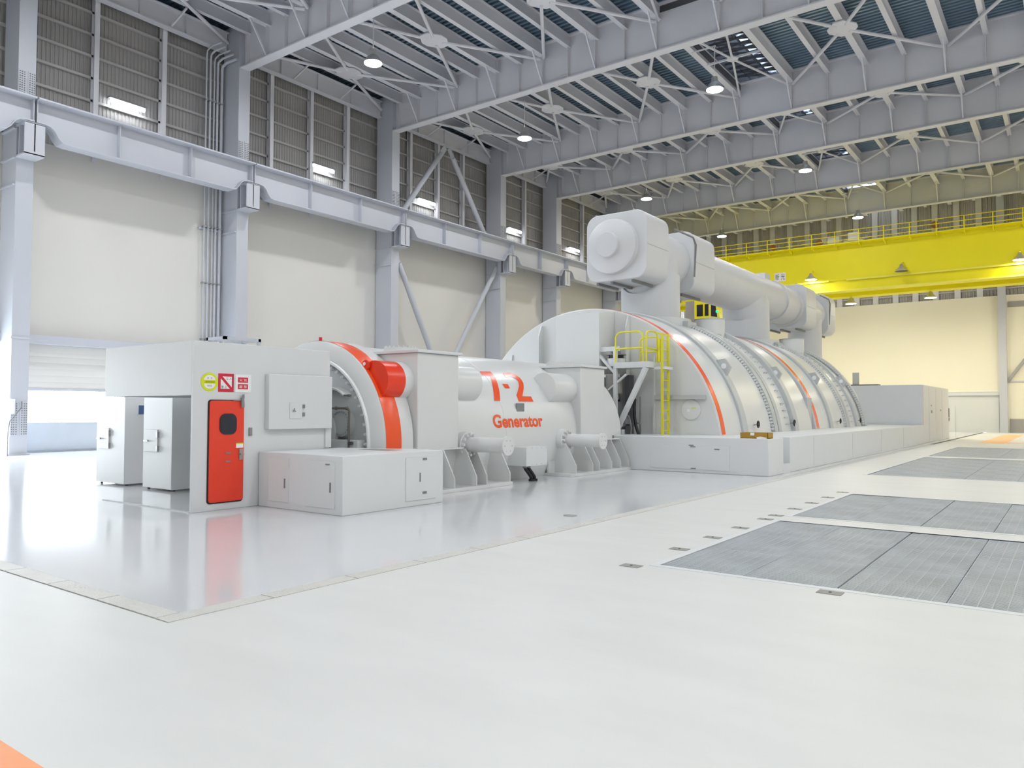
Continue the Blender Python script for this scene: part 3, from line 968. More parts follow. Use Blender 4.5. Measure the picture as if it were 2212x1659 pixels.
for k in range(52):
    a = 2 * pi * k / 52
    if GZ + 1.56 * sin(a) < 0.95:
        continue
    g = G().cyl((0, 0, 0), (0, -0.07, 0), 0.038, 0.034, n=8).cyl((0, -0.07, 0), (0, -0.1, 0), 0.02, n=6)
    if b0 is None:
        b0 = g.obj('bolt', 'white2', t)
        b0.data = g.mesh('bolt', 'white2')
        o = b0
    else:
        o = b0.copy()
        COL.objects.link(o)
        o.parent = t
    o.location = (1.57 * cos(a), 10.07 - 14.5, GZ + 1.57 * sin(a))
# bearing dome, round cover, pipework inside the ring
G().lathe([(0.0, 9.82), (0.42, 9.84), (0.56, 9.9), (0.62, 10.36)], -12.15, 1.25, n=40).obj('bearing_housing', 'ring', t)
G().lathe([(0.62, 10.1), (0.64, 9.9), (0.68, 9.88), (0.70, 10.1)], -11.75, 1.45, 0.9, 2.2, 24).obj('oil_guard', 'white', t)
cv = G().cyl((-11.46, 9.93, 1.43), (-11.46, 10.36, 1.43), 0.26, n=32).obj('round_cover', 'ring', t, bevel=0.01)
cb = G()
for k in range(22):
    a = 2 * pi * k / 22
    cb.cyl((-11.46 + 0.225 * cos(a), 9.935, 1.43 + 0.225 * sin(a)), (-11.46 + 0.225 * cos(a), 9.915, 1.43 + 0.225 * sin(a)), 0.014, n=6)
o = cb.obj('cover_bolts', 'metal', cv)
o['kind'] = 'stuff'
B(-11.9, -10.9, 9.86, 10.3, 0.955, 1.12).obj('bearing_pedestal', 'white', t, bevel=0.01)
t2 = thing('drain_pipe', 'thin brown steel pipe bent in front of the generator end', 'pipe', (-11.13, 9.85, 0.955))
pp = [(-12.6, 9.85, 1.725), (-11.2, 9.85, 1.725)] + arc((-11.2, 9.85, 1.655), 0.07, pi / 2, 0, 5, 'XZ') + [(-11.13, 9.85, 0.955)]
G().tube(pp, 0.022, 10).obj('pipe', 'pipe', t2)
for p in ((-11.2, 9.85, 1.725), (-11.5, 9.85, 1.725)):
    G().sphere(p, 0.04, 10, 6).obj('fitting', 'pipe', t2)
G().cyl((-11.1, 9.82, 1.06), (-11.0, 9.82, 1.06), 0.03, n=10).obj('valve', 'dkgrey', t2)
G().cyl((-12.35, 10.15, GZ + 2.05), (-12.35, 10.15, GZ + 2.13), 0.035, n=10).obj('top_cap', 'red', t, label='small red cap')
rescale(t2)
lg = G().cyl((-10.96, 10.10, 2.56), (-10.96, 10.14, 2.56), 0.10, n=16)
lg.obj('lifting_lug', 'drum', t)
G().cyl((-10.99, 10.09, 2.58), (-10.99, 10.105, 2.58), 0.035, n=12).obj('lug_eye', 'signw', t)


def towers(y0, y1, first):
    tw = B(-14.5, -10.28, y0, y1, 0.905, 2.82).obj('cooler_tower', 'white', t, bevel=0.02)
    B(-14.56, -10.22, y0 - 0.06, y1 + 0.06, 2.82, 2.88).obj('tower_lid', 'white2', tw, bevel=0.01)
    yc = (y0 + y1) / 2
    fl = G().cyl((-11.35, yc, 2.88), (-11.35, yc, 2.98), 0.36, n=36)
    fl.cyl((-11.35, yc, 2.98), (-11.35, yc, 3.0), 0.30, n=36)
    for k in range(20):
        a = 2 * pi * k / 20
        fl.cyl((-11.35 + 0.33 * cos(a), yc + 0.33 * sin(a), 2.98), (-11.35 + 0.33 * cos(a), yc + 0.33 * sin(a), 3.02), 0.018, n=6)
    fl.obj('top_flange', 'white', tw)
    # curved web where tower meets the shell
    pts = [(-10.45, 0.9), (-10.38, 1.2), (-10.42, 1.9), (-10.5, 2.3), (-11.2, 2.3), (-11.2, 0.9)]
    return tw


towers(10.84, 12.06, True)
towers(16.93, 18.17, False)
DX, DZ, DR = -10.77, 2.26, 0.385
dr = G().cyl((DX, 10.15, DZ), (DX, 10.62, DZ), DR, n=40).obj('cooler_drum', 'drum', t, bevel=0.008, label='red front of the cooler drum')
B(DX - 0.05, DX + 0.17, 10.16, 10.60, DZ - 0.5, DZ - 0.2).obj('drum_saddle', 'drum', dr)
G().cyl((DX, 10.62, DZ), (DX, 13.0, DZ), DR, n=40).obj('cooler_drum', 'white', t, bevel=0.008)
B(DX - 0.5, DX + 0.17, 10.62, 12.95, DZ - 0.5, DZ - 0.2).obj('drum_saddle', 'white', t)
G().cyl((DX, 15.9, DZ), (DX, 17.0, DZ), DR, n=40).obj('cooler_drum', 'white', t, bevel=0.008)
B(DX - 0.5, DX + 0.17, 15.95, 17.0, DZ - 0.5, DZ - 0.2).obj('drum_saddle', 'white', t)


def oncyl(r):
    return lambda u, v: (GX + sqrt(max(0.01, r * r - (v - GZ) ** 2)), u, v)


def decal(poly, name):
    """flat lettering polygon (u along Y, v height on the flank) wrapped on the shell in thin strips"""
    import bmesh
    bm = bmesh.new()
    vs = [bm.verts.new((u, v, 0)) for u, v in poly]
    bm.faces.new(vs)
    for k in range(60):
        z = 1.2 + k * 0.03
        bmesh.ops.bisect_plane(bm, geom=bm.verts[:] + bm.edges[:] + bm.faces[:], plane_co=(0, z, 0), plane_no=(0, 1, 0))
    bm.verts.index_update()
    g = G().add([oncyl(GRR + 0.006)(v.co.x, v.co.y) for v in bm.verts], [tuple(v.index for v in f.verts) for f in bm.faces])
    bm.free()
    return g.obj(name, 'orange', t)


def px(x, y):
    """point on the generator flank from measured photo marks (yaw, pitch as the camera stands)"""
    d = fw + rt * ((x - 1106) / FPX) - up * ((y - 829.5) / FPX)
    o = Vector((0 - GX, 0, 1.7 - GZ))
    a = d.x ** 2 + d.z ** 2
    b = 2 * (o.x * d.x + o.z * d.z)
    c = o.x ** 2 + o.z ** 2 - GRR ** 2
    k = (-b - sqrt(max(0, b * b - 4 * a * c))) / (2 * a)
    return (k * d.y, 1.7 + k * d.z)


def q(l):
    return [px(960 + x / 5.027, 740 + y / 5.027) for x, y in l]


decal(q([(378, 312), (495, 314), (545, 368), (578, 460), (596, 540), (603, 633), (538, 634), (532, 540), (515, 440), (492, 358), (404, 354)]), 'numeral')
decal(q([(626, 448), (685, 451), (710, 497), (655, 495)]), 'numeral_dash')
decal(q([(627, 330), (700, 326), (765, 343), (820, 385), (855, 440), (858, 500), (848, 560), (845, 583), (938, 585), (966, 641), (806, 638), (779, 573), (795, 525), (808, 470), (800, 425), (768, 388), (720, 366), (690, 368), (664, 381)]), 'numeral')
text_g('Generator', (13.43, 15.40, 1.295, 1.60), oncyl(GRR + 0.006), bold=True).obj('lettering', 'orange', t)
npz = B(-10.53, -10.50, 14.42, 14.72, 1.60, 1.86).obj('name_plate', 'grey', t)
npz.rotation_euler = (0, 0, 0)
# bushing pipes
for yc, zc in ((12.35, 0.975), (16.2, 0.955)):
    fl = G().cyl((-10.55, yc, zc), (-10.24, yc, zc), 0.27, n=32).obj('pipe_flange', 'white', t, bevel=0.01)
    bo = G()
    for k in range(12):
        a = 2 * pi * k / 12
        bo.cyl((-10.24, yc + 0.22 * cos(a), zc + 0.22 * sin(a)), (-10.17, yc + 0.22 * cos(a), zc + 0.22 * sin(a)), 0.03, n=8)
    bo.obj('flange_bolts', 'white', fl)
    G().cyl((-10.3, yc, zc), (-9.25, yc, zc), 0.155, n=28).obj('bushing_pipe', 'white', t)
    G().cyl((-9.25, yc, zc), (-9.20, yc, zc), 0.20, n=32).obj('pipe_cap', 'white', t, bevel=0.004)
    cp = G()
    for k in range(6):
        a = 2 * pi * k / 6
        cp.cyl((-9.2, yc + 0.12 * cos(a), zc + 0.12 * sin(a)), (-9.193, yc + 0.12 * cos(a), zc + 0.12 * sin(a)), 0.012, n=6)
    cp.obj('cap_bolts', 'ring', t)
    G().prism([(-10.7, 0.0), (-10.35, 0.0), (-10.55, 0.62), (-10.7, 0.75)], 'Y', yc - 0.1, yc + 0.12).obj('pipe_bracket', 'white', t, angle=8)
    G().cyl((-10.4, yc + 0.1, zc - 0.32), (-10.4, yc + 0.1, zc - 0.12), 0.05, n=10).obj('stub_valve', 'white', t)
# junction box with cables
B(-10.7, -9.95, 14.02, 14.85, 0.43, 0.86).obj('terminal_box', 'white', t, bevel=0.006)
cp = B(-9.95, -9.938, 14.02, 14.85, 0.43, 0.86)
for k in range(5):
    for yy, zz in ((14.06 + k * 0.185, 0.83), (14.06 + k * 0.185, 0.46)):
        cp.cyl((-9.938, yy, zz), (-9.93, yy, zz), 0.012, n=6)
cp.obj('terminal_cover', 'white2', t)
rescale(t)
# feet
for y0, y1, gus in ((11.2, 14.0, [11.35, 12.03, 12.75, 13.1, 13.95]), (16.5, 19.75, [16.81, 17.65, 18.0, 18.68, 19.2, 19.72])):
    ft = B(-11.3, -10.3, y0, y1, 0.0, 0.075).obj('foot_plate', 'white', t, bevel=0.005)
    top = B(-11.4, -10.67, y0, 12.70 if y0 < 15 else y1, 0.86, 0.89).obj('foot_ledge', 'white', t)
    if y0 > 15:
        top.data = B(-11.4, -10.67, 18.3, y1, 0.86, 0.89).mesh('foot_ledge', 'white', ORG[t])
    B(-11.05, -11.0, y0, y1, 0.075, 0.86).obj('foot_wall', 'white', t)
    for y in gus:
        G().prism([(-11.3, 0.075), (-10.34, 0.075), (-10.34, 0.27), (-10.66, 0.86), (-11.3, 0.86)], 'Y', y - 0.012, y + 0.012).obj('foot_rib', 'white', t, angle=8)
for dy in (0.72, 0.86):
    cb = G().tube([(-10.55, 14.1 + dy, 0.4), (-10.55, 14.12 + dy, 0.3), (-10.52, 14.2 + dy, 0.2), (-10.5, 14.28 + dy, 0.1), (-10.5, 14.3 + dy, 0.0)], 0.042, 12)
    cb.obj('cable', 'black', t, label='black cable')
    G().cyl((-10.5, 14.3 + dy, 0.0), (-10.5, 14.3 + dy, 0.05), 0.07, n=14).obj('cable_gland', 'black', t)
    G().cyl((-10.55, 14.1 + dy, 0.32), (-10.55, 14.1 + dy, 0.40), 0.055, n=12).obj('cable_gland', 'grey', t)

# ---- turbine plinth
PX, PZ = -6.37, 0.97
t = thing('turbine_plinth', 'long low white plinth under the turbine hoods', 'plinth', (-12.4, 32, 0))
G().prism([(-18.4, 19.78), (PX, 19.78), (PX, 21.02), (PX - 0.3, 21.02), (PX - 0.3, 21.62), (PX, 21.62), (PX, 45.0), (-18.4, 45.0)], 'Z', 0, PZ).obj('body', 'white2', t, bevel=0.015)
B(PX - 0.3, PX - 0.002, 21.02, 21.62, 0.0, 0.25).obj('notch_sill', 'white2', t)
dd = B(-9.7, -7.4, 19.768, 19.78, 0.09, 0.77).obj('access_panel', 'white2', t, bevel=0.003)
for x, z in ((-8.48, 0.75), (-8.43, 0.71), (-8.42, 0.12), (-7.75, 0.66)):
    B(x - 0.07, x + 0.07, 19.755, 19.77, z - 0.012, z + 0.012).obj('catch', 'grey', dd)
B(-11.2, -10.9, 19.74, 19.78, 0.80, 0.97).obj('cable_slot', 'black', t)
for y in (24.0, 29.0, 34.0, 39.0):
    B(PX - 0.001, PX + 0.004, y, y + 0.02, 0.05, 0.93).obj('panel_joint', 'ring', t)

HX, HZ = -12.4, 0.45


def hang(z):
    return math.asin((z - HZ) / 4.42)


HA0, HA1 = hang(0.955), pi - hang(0.955)


def hood(name, label, ya, ye, R, rings, stripe):
    t = thing(name, label, 'turbine', (HX, (ya + ye) / 2, PZ), 'turbine hoods')
    n = 72
    body = G().lathe([(R - 0.05, ya), (R, ya + 0.02), (R, ye), (R - 0.1, ye)], HX, HZ, HA0, HA1, n)
    body.obj('casing', 'white', t)
    ew = G()
    poly = [(HX + (R - 0.04) * cos(HA0 + (HA1 - HA0) * i / n), HZ + (R - 0.04) * sin(HA0 + (HA1 - HA0) * i / n)) for i in range(n + 1)]
    ew.prism(poly, 'Y', ya, ya + 0.05)
    ew.obj('end_wall', 'white', t)
    ew2 = G().prism(poly, 'Y', ye - 0.05, ye)
    ew2.obj('end_wall', 'white', t)
    G().lathe([(R + 0.002, stripe[0]), (R + 0.007, stripe[0] + 0.004), (R + 0.007, stripe[1] - 0.004), (R + 0.002, stripe[1])], HX, HZ, HA0 + 0.015, HA1 - 0.015, n).obj('orange_stripe', 'orange', t, label='thin orange stripe')
    G().lathe([(R - 0.02, ya - 0.02), (R + 0.09, ya - 0.02), (R + 0.09, ya + 0.03), (R - 0.02, ya + 0.03)], HX, HZ, HA0, HA1, n).obj('edge_flange', 'white', t) if False else None
    for y0, y1, rr, bolts, mm in rings:
        rg = G().lathe([(R - 0.02, y0), (rr - 0.015, y0), (rr, y0 + 0.015), (rr, y1 - 0.015), (rr - 0.015, y1), (R - 0.02, y1)], HX, HZ, HA0, HA1, n).obj('flange_ring', mm, t)
        if bolts:
            bo = G()
            nb = 120
            for k in range(nb):
                a = HA0 + 0.02 + (HA1 - HA0 - 0.04) * (k + 0.5) / nb
                if cos(a) < -0.3:
                    continue
                c, s = cos(a), sin(a)
                for yy, dy in ((y0, -0.09),):
                    p = Vector((HX + (rr - 0.07) * c, yy, HZ + (rr - 0.07) * s))
                    bo.cyl(p, p + Vector((0, dy, 0)), 0.045, n=6)
            o = bo.obj('flange_bolts', 'white', rg, recalc=False)
            o['kind'] = 'stuff'
    return t


def on_hood(R, a, y):
    return Vector((HX + R * cos(a), y, HZ + R * sin(a)))


hA = hood('turbine_hood', 'nearer white half round turbine hood with ladder at its end', 20.7, 29.9, 4.45,
          [(22.35, 22.75, 4.53, False, 'ring'), (25.2, 25.5, 4.56, True, 'ring'), (25.6, 25.9, 4.56, False, 'ring'), (27.3, 27.75, 4.6, False, 'ring')], (20.76, 21.04))
hB = hood('turbine_hood', 'farther white half round turbine hood behind the nearer one', 30.55, 38.45, 4.45,
          [(32.4, 32.75, 4.54, False, 'ring'), (35.0, 35.25, 4.55, True, 'ring'), (35.35, 35.6, 4.55, False, 'ring'), (36.9, 37.2, 4.55, False, 'ring'), (38.2, 38.5, 4.62, True, 'ring')], (30.6, 30.92))
B(-9.2, -8.15, 29.9, 30.5, 0.97, 2.2).obj('vent_block', 'ring', hB)
for h, ys in ((hA, (22.55, 27.52)), (hB, (32.57, 37.05))):
    for y in ys:
        a = 0.60
        p = on_hood(4.45, a, y)
        r = Vector((cos(a), 0, sin(a)))
        lug = G()
        tg = Vector((-sin(a), 0, cos(a)))
        lug.add([p - tg * 0.34 + Vector((0, dy, 0)) for dy in (-0.05, 0.05)] + [p - tg * 0.16 + r * 0.33 + Vector((0, dy, 0)) for dy in (-0.05, 0.05)] +
                [p + tg * 0.16 + r * 0.33 + Vector((0, dy, 0)) for dy in (-0.05, 0.05)] + [p + tg * 0.34 + Vector((0, dy, 0)) for dy in (-0.05, 0.05)],
                [(0, 2, 4, 6), (1, 7, 5, 3), (0, 1, 3, 2), (2, 3, 5, 4), (4, 5, 7, 6)])
        lo = lug.obj('lifting_lug', 'ring', h)
        G().cyl(p + r * 0.17 + Vector((0, -0.056, 0)), p + r * 0.17 + Vector((0, 0.056, 0)), 0.085, n=16).obj('lug_eye', 'signw', lo)
# rows of small step irons between the flanges
for h, y in ((hA, 26.7), (hB, 36.2)):
    st = G()
    for k in range(26):
        a = 0.12 + k * 0.055
        p = on_hood(4.45, a, y)
        r = Vector((cos(a), 0, sin(a)))
        st.tube([p, p + r * 0.06, p + r * 0.06 + Vector((0, 0.3, 0)), p + Vector((0, 0.3, 0))], 0.012, 6)
    o = st.obj('step_irons', 'ring', h)
    o['kind'] = 'stuff'
# end wall ribs, girder band and manhole
for x, dpt, zt in ((-15.25, 0.10, 3.55), (-14.03, 0.25, 4.45), (-10.85, 0.25, 4.55), (-10.0, 0.12, 3.3)):
    G().prism([(20.7, PZ), (20.7 - dpt, PZ), (20.7 - dpt, zt - 0.35), (20.7 - dpt * 0.4, zt), (20.7, zt)], 'X', x - 0.02, x + 0.02).obj('end_rib', 'white', hA, angle=5)
G().prism([(20.72, 0.9), (19.76, 0.9), (19.76, 4.62), (20.72, 4.74)], 'X', -12.9, -11.37).obj('bearing_hood', 'white', hA, bevel=0.01)
B(-9.97, -8.42, 20.56, 20.7, 2.02, 2.14).obj('band_girder', 'ring', hA)
mh = G().cyl((-8.87, 20.66, 1.72), (-8.87, 20.7, 1.72), 0.29, n=36).obj('manhole_cover', 'white', hA, bevel=0.008)
B(-8.98, -8.9, 20.65, 20.66, 1.66, 1.74).obj('warning_label', 'signw', mh)
B(-8.85, -8.72, 20.65, 20.66, 1.76, 1.78).obj('warning_label', 'signy', mh)
# relief ports on top
for h, c in ((hA, (-10.92, 27.2)), (hB, (-10.75, 36.9))):
    G().cyl((c[0], c[1], 4.2), (c[0], c[1], 5.08), 0.55, n=36).obj('relief_port', 'white', h)
    G().cyl((c[0], c[1], 5.06), (c[0], c[1], 5.1), 0.57, n=36).obj('port_rim', 'ring', h)
# small handwheel valves along the hoods
HVS = []
for k, (y, s) in enumerate(((23.5, 'above the cardboard box'), (27.3, 'second along the nearer hood'), (33.8, 'first on the farther hood'), (37.5, 'second on the farther hood'))):
    p = Vector((-8.0, y, 1.28))
    v = thing('hand_valve', 'small black handwheel valve low on the hood flank, ' + s, 'valve', p, 'handwheel valves')
    G().tube([p + Vector((-0.2, 0, -0.05)), p + Vector((0.12, 0, 0))], 0.018, 8).obj('stem', 'metal', v)
    w_ = G().tube(arc((p.x, p.y, p.z), 0.10, 0, 2 * pi * 15 / 16, 15, 'YZ'), 0.018, 8, closed=True)
    w_.bar(p + Vector((0, -0.1, 0)), p + Vector((0, 0.1, 0)), 0.02, 0.02).bar(p + Vector((0, 0, -0.1)), p + Vector((0, 0, 0.1)), 0.02, 0.02)
    w_.v = [(x + 0.12, yy, z) for x, yy, z in w_.v]
    w_.obj('handwheel', 'black', v)
    HVS.append(v)

# ---- high pressure end enclosure
t = thing('turbine_enclosure', 'large plain white box enclosure at the far end of the turbine', 'enclosure', (-12.4, 50, 0))
bd = B(-18.4, -6.42, 45.1, 55.2, 0, 3.1).obj('body', 'white2', t, bevel=0.02)
for y in (47.2, 49.7, 52.3):
    B(-6.42, -6.414, y - 0.012, y + 0.012, 0.1, 3.0).obj('panel_joint', 'ring', t)
B(-6.42, -6.412, 45.12, 45.2, 0.05, 3.05).obj('corner_strip', 'wayo', t)
for y, z, s in ((47.9, 2.05, 0.12), (48.0, 1.75, 0.25), (51.6, 1.8, 0.15)):
    B(-6.42, -6.40, y, y + s, z - s * 0.6, z).obj('notice', 'grey', t)
t = thing('roof_valve', 'small grey valve stack on top of the far white enclosure', 'valve', (-11.9, 53.5, 3.1))
G().cyl((-11.5, 53.5, 3.1), (-11.5, 53.5, 4.2), 0.2, n=20).obj('stack', 'ring', t)
B(-12.1, -10.1, 53.2, 53.9, 3.3, 3.42).obj('plate', 'dkgrey', t)
B(-12.6, -9.4, 53.6, 53.66, 3.12, 3.2).obj('rail', 'yellow', t)

# ---- cross-over pipe
CX, CZ = -12.4, 7.25
t = thing('crossover_pipe', 'huge white lagged crossover pipe running above the turbine hoods', 'pipe', (CX, 35, 4.9))
G().cyl((CX, 24.0, CZ), (CX, 46.6, CZ), 0.98, n=56).obj('main_pipe', 'lag', t)


def joint_box(y0, y1, zc=CZ, h=1.15, cap=False):
    pl = rrect(CX - h, CX + h, zc - h, zc + h, 0.42, 8)
    b = G().prism(pl, 'Y', y0, y1).obj('expansion_box', 'lag', t, bevel=0.03)
    for z in (zc - 0.03,):
        B(CX + h - 0.01, CX + h + 0.012, y0 + 0.05, y1 - 0.05, z - 0.012, z + 0.012).obj('seam', 'ring', b)
    for x in (CX - 0.8, CX - 0.25, CX + 0.55):
        B(x - 0.04, x + 0.04, y0 + 0.15, y1 - 0.1, zc - h - 0.09, zc - h).obj('bottom_angle', 'grey', b)
    for x, y in ((CX - 0.85, y0 + 0.15), (CX + 0.6, y0 + 0.15), (CX + 0.6, y1 - 0.15)):
        G().tube(arc((x, y, zc + h + 0.02), 0.05, 0, 2 * pi * 9 / 10, 9, 'XZ'), 0.012, 6, closed=True).obj('lifting_eye', 'metal', b)
    return b


b1 = joint_box(22.7, 24.4)
G().lathe([(0.0, 22.16), (0.40, 22.16), (0.42, 22.18), (0.42, 22.34), (0.86, 22.44), (0.92, 22.48), (0.94, 22.72)], CX - 0.08, CZ - 0.02, n=56).obj('end_cap', 'lag', b1)
joint_box(26.6, 28.6)
joint_box(41.3, 43.2)
joint_box(45.7, 47.3)
for ya in (28.55, 40.9, 38.6):
    G().cyl((CX, ya, CZ), (CX, ya + 0.45, CZ), 1.06, n=56).obj('collar', 'lag', t)


def riser(y, r, z0, flare):
    g = G()
    pr = [(r, z0 + 0.5), (r, CZ)]
    g.cyl((CX, y, z0 + 0.25), (CX, y, CZ), r, n=56)
    g.cyl((CX, y, z0), (CX, y, z0 + 0.25), r + flare, r, n=56)
    o = g.obj('riser', 'lag', t)
    for z in (z0 + 0.55, z0 + 1.0):
        G().cyl((CX, y, z), (CX, y, z + 0.015), r + 0.006, n=56).obj('seam', 'ring', o)
    return o


riser(25.3, 1.0, 4.75, 0.25)
r2 = riser(35.35, 0.98, 4.75, 0.2)
riser(45.1, 0.92, 3.1, 0.1)
# lagging saddle where the middle riser meets the pipe
g = G()
n = 56
vs = []
for rx, ry, z in ((0.97, 1.75, CZ - 0.35), (0.99, 1.45, CZ - 0.95), (0.985, 0.985, CZ - 1.45)):
    vs += [(CX + rx * cos(2 * pi * k / n), 35.35 + ry * sin(2 * pi * k / n), z) for k in range(n)]
g.add(vs, [(m_ * n + k, m_ * n + (k + 1) % n, (m_ + 1) * n + (k + 1) % n, (m_ + 1) * n + k) for m_ in range(2) for k in range(n)])
g.obj('saddle', 'lag', t, recalc=False)
for yy in (25.3, 35.35):
    g = G()
    vs = []
    for lev in (0, 1):
        for k in range(n):
            a = 2 * pi * k / n
            q_ = min(0.95, abs(1.06 * cos(a)))
            zt = CZ - 0.08 - sqrt(0.98 ** 2 - q_ * q_)
            vs.append((CX + 1.06 * cos(a), yy + 1.06 * sin(a), (5.0 if lev == 0 else zt - 0.35)))
    g.add(vs, [(k, (k + 1) % n, n + (k + 1) % n, n + k) for k in range(n)])
    g.obj('riser_collar', 'lag', t, recalc=False)
B(CX - 0.2, CX + 0.25, 37.4, 38.2, CZ + 0.9, CZ + 1.25).obj('top_box', 'lag', t)
for y in (24.9, 44.2):
    G().tube([(CX + 1.05, y + 0.2, CZ + 0.9), (CX + 1.15, y + 1.6, CZ + 0.85), (CX + 1.2, y + 1.75, CZ + 0.6), (CX + 1.15, y + 1.7, CZ - 0.6)], 0.035, 8).obj('tie_rod', 'grey', t)
# step flange bases on the hoods
for h, y in ((hA, 25.3), (hB, 35.35)):
    bs = G().cyl((CX, y, 4.3), (CX, y, 4.95), 1.45, n=48)
    bs.obj('pipe_base', 'white', h)
    B(CX + 0.9, CX + 1.6, y - 0.35, y + 0.4, 4.3, 4.82).obj('base_block', 'ring', h)

for o in (hA, hB, t) + tuple(HVS):
    rescale(o)
# ---- platform, ladder and turning gear between generator and hood
PLT = []
t = thing('service_platform', 'small white service platform with yellow guard rails at hood end', 'platform', (-10.3, 20.1, PZ))
B(-10.85, -9.75, 19.75, 20.45, 2.93, 3.1).obj('deck', 'white2', t, bevel=0.006)
B(-9.75, -9.40, 20.1, 20.62, 2.88, 2.96).obj('step_plate', 'white2', t)
G().bar((-10.85, 19.82, PZ), (-10.85, 19.82, 3.55), 0.1, 0.1).obj('post', 'white2', t)
G().bar((-10.75, 19.8, 1.2), (-9.85, 19.8, 2.93), 0.13, 0.13, up=(0, 1, 0)).obj('diagonal_brace', 'white2', t)
G().bar((-11.6, 19.95, 3.52), (-10.8, 19.95, 3.52), 0.08, 0.14).obj('top_beam', 'white2', t)
G().bar((-11.55, 19.95, 3.45), (-10.85, 19.9, 2.75), 0.08, 0.12, up=(0, 1, 0)).obj('diagonal_brace', 'white2', t)
G().bar((-11.5, 19.95, 2.72), (-10.8, 19.95, 2.72), 0.08, 0.09).obj('cross_beam', 'white2', t)
G().bar((-11.55, 19.95, 2.7), (-11.55, 19.95, 3.55), 0.08, 0.08).obj('post', 'white2', t)
G().bar((-11.1, 19.85, 2.3), (-10.5, 19.85, 2.75), 0.05, 0.08, up=(0, 1, 0)).obj('diagonal_brace', 'white2', t)
B(-11.6, -10.62, 19.8, 20.3, PZ, 1.14).obj('base_block', 'white2', t)
B(-11.6, -10.7, 19.8, 20.3, 1.22, 1.30).obj('base_beam', 'white2', t)


def rail(pts, name='guard_rail'):
    return G().tube(pts, 0.024, 8).obj(name, 'ladder', t)


def hoop(x0, y0, x1, y1, z0, z1, r=0.16):
    d = Vector((x1 - x0, y1 - y0, 0))
    L = d.length
    d.normalize()
    pts = [Vector((x0, y0, z0))]
    for i in range(6):
        a = pi - pi / 2 * i / 5
        pts.append(Vector((x0, y0, 0)) + d * (r + r * cos(a)) + Vector((0, 0, z1 - r + r * sin(a))))
    for i in range(6):
        a = pi / 2 - pi / 2 * i / 5
        pts.append(Vector((x0, y0, 0)) + d * (L - r + r * cos(a)) + Vector((0, 0, z1 - r + r * sin(a))))
    pts.append(Vector((x1, y1, z0)))
    return pts


rail(hoop(-10.82, 19.78, -9.93, 19.78, 3.1, 3.98, 0.18))
rail([(-10.82, 19.78, 3.5), (-9.93, 19.78, 3.5)], 'mid_rail')
rail(hoop(-10.35, 20.42, -9.72, 20.42, 3.1, 3.85, 0.14))
rail([(-10.35, 20.42, 3.42), (-9.72, 20.42, 3.42)], 'mid_rail')
rail(hoop(-9.84, 19.8, -9.74, 20.3, 3.1, 3.98, 0.12))
rail([(-9.84, 19.8, 3.5), (-9.74, 20.3, 3.45)], 'mid_rail')
PLT.append(t)
t = thing('ladder', 'yellow fixed ladder from plinth up to the service platform', 'ladder', (-9.5, 20.3, PZ))
for y in (20.12, 20.52):
    G().box(-9.53, -9.47, y - 0.03, y + 0.03, PZ, 3.92).obj('stile', 'ladder', t)
    G().bar((-9.5, y, 3.9), (-9.72, y - 0.05, 3.93), 0.05, 0.03).obj('top_hook', 'ladder', t)
for k in range(10):
    G().tube([(-9.5, 20.12, 1.12 + k * 0.29), (-9.5, 20.52, 1.12 + k * 0.29)], 0.016, 8).obj('rung', 'ladder', t)
B(-9.62, -9.56, 20.1, 20.3, 3.1, 3.75).obj('gate_bar', 'ladder', t)
PLT.append(t)
t = thing('turning_gear', 'grey turning gear motor unit beside the service platform', 'motor', (-11.1, 20.1, PZ))
G().cyl((-11.05, 20.1, 2.2), (-11.05, 20.1, 2.75), 0.26, n=24).obj('gear_case', 'clip', t)
G().cyl((-11.0, 20.15, 3.0), (-11.0, 20.15, 3.24), 0.27, n=24).obj('fan_hood', 'white2', t)
G().cyl((-11.0, 20.15, 3.24), (-11.0, 20.15, 3.34), 0.22, n=24).obj('fan', 'black', t)
G().cyl((-11.0, 20.15, 3.34), (-11.0, 20.15, 3.37), 0.3, n=24).obj('fan_cover', 'grey', t)
G().cyl((-11.0, 20.15, 3.37), (-11.0, 20.15, 3.46), 0.14, n=16).obj('top_cap', 'grey', t)
B(-11.2, -10.88, 19.85, 20.1, 2.02, 2.42).obj('control_box', 'clip', t, bevel=0.01)
B(-11.22, -10.86, 19.86, 20.1, 1.96, 2.02).obj('box_base', 'black', t)
G().cyl((-11.1, 20.0, 1.36), (-11.1, 20.0, 1.85), 0.2, 0.22, n=24).obj('motor_body', 'motor', t)
G().sphere((-11.1, 20.0, 1.36), 0.2, 20, 8, 0.4).obj('motor_end', 'motor', t)
B(-11.07, -10.98, 19.78, 19.8, 1.6, 1.63).obj('name_plate', 'black', t)
G().cyl((-11.1, 20.0, 1.85), (-11.1, 20.0, 1.96), 0.14, n=16).obj('coupling', 'dkgrey', t)
B(-10.75, -10.6, 20.2, 20.5, 1.0, 2.75).obj('cable_tray', 'dkgrey', t)
G().cyl((-10.62, 20.05, 1.3), (-10.62, 20.05, 1.55), 0.1, n=16).obj('pump', 'grey', t)
G().tube([(-10.62, 20.05, 1.5), (-10.55, 19.98, 1.58), (-10.45, 19.95, 1.45), (-10.4, 19.95, 1.2), (-10.42, 19.95, 1.0)], 0.02, 8).obj('hose', 'grey', t)
B(-10.6, -10.5, 19.95, 20.15, PZ, 1.25).obj('valve_block', 'dkgrey', t)
PLT.append(t)
t = thing('black_hose', 'thick black flexible hose curving down behind the platform brace', 'hose', (-10.4, 20.2, PZ))
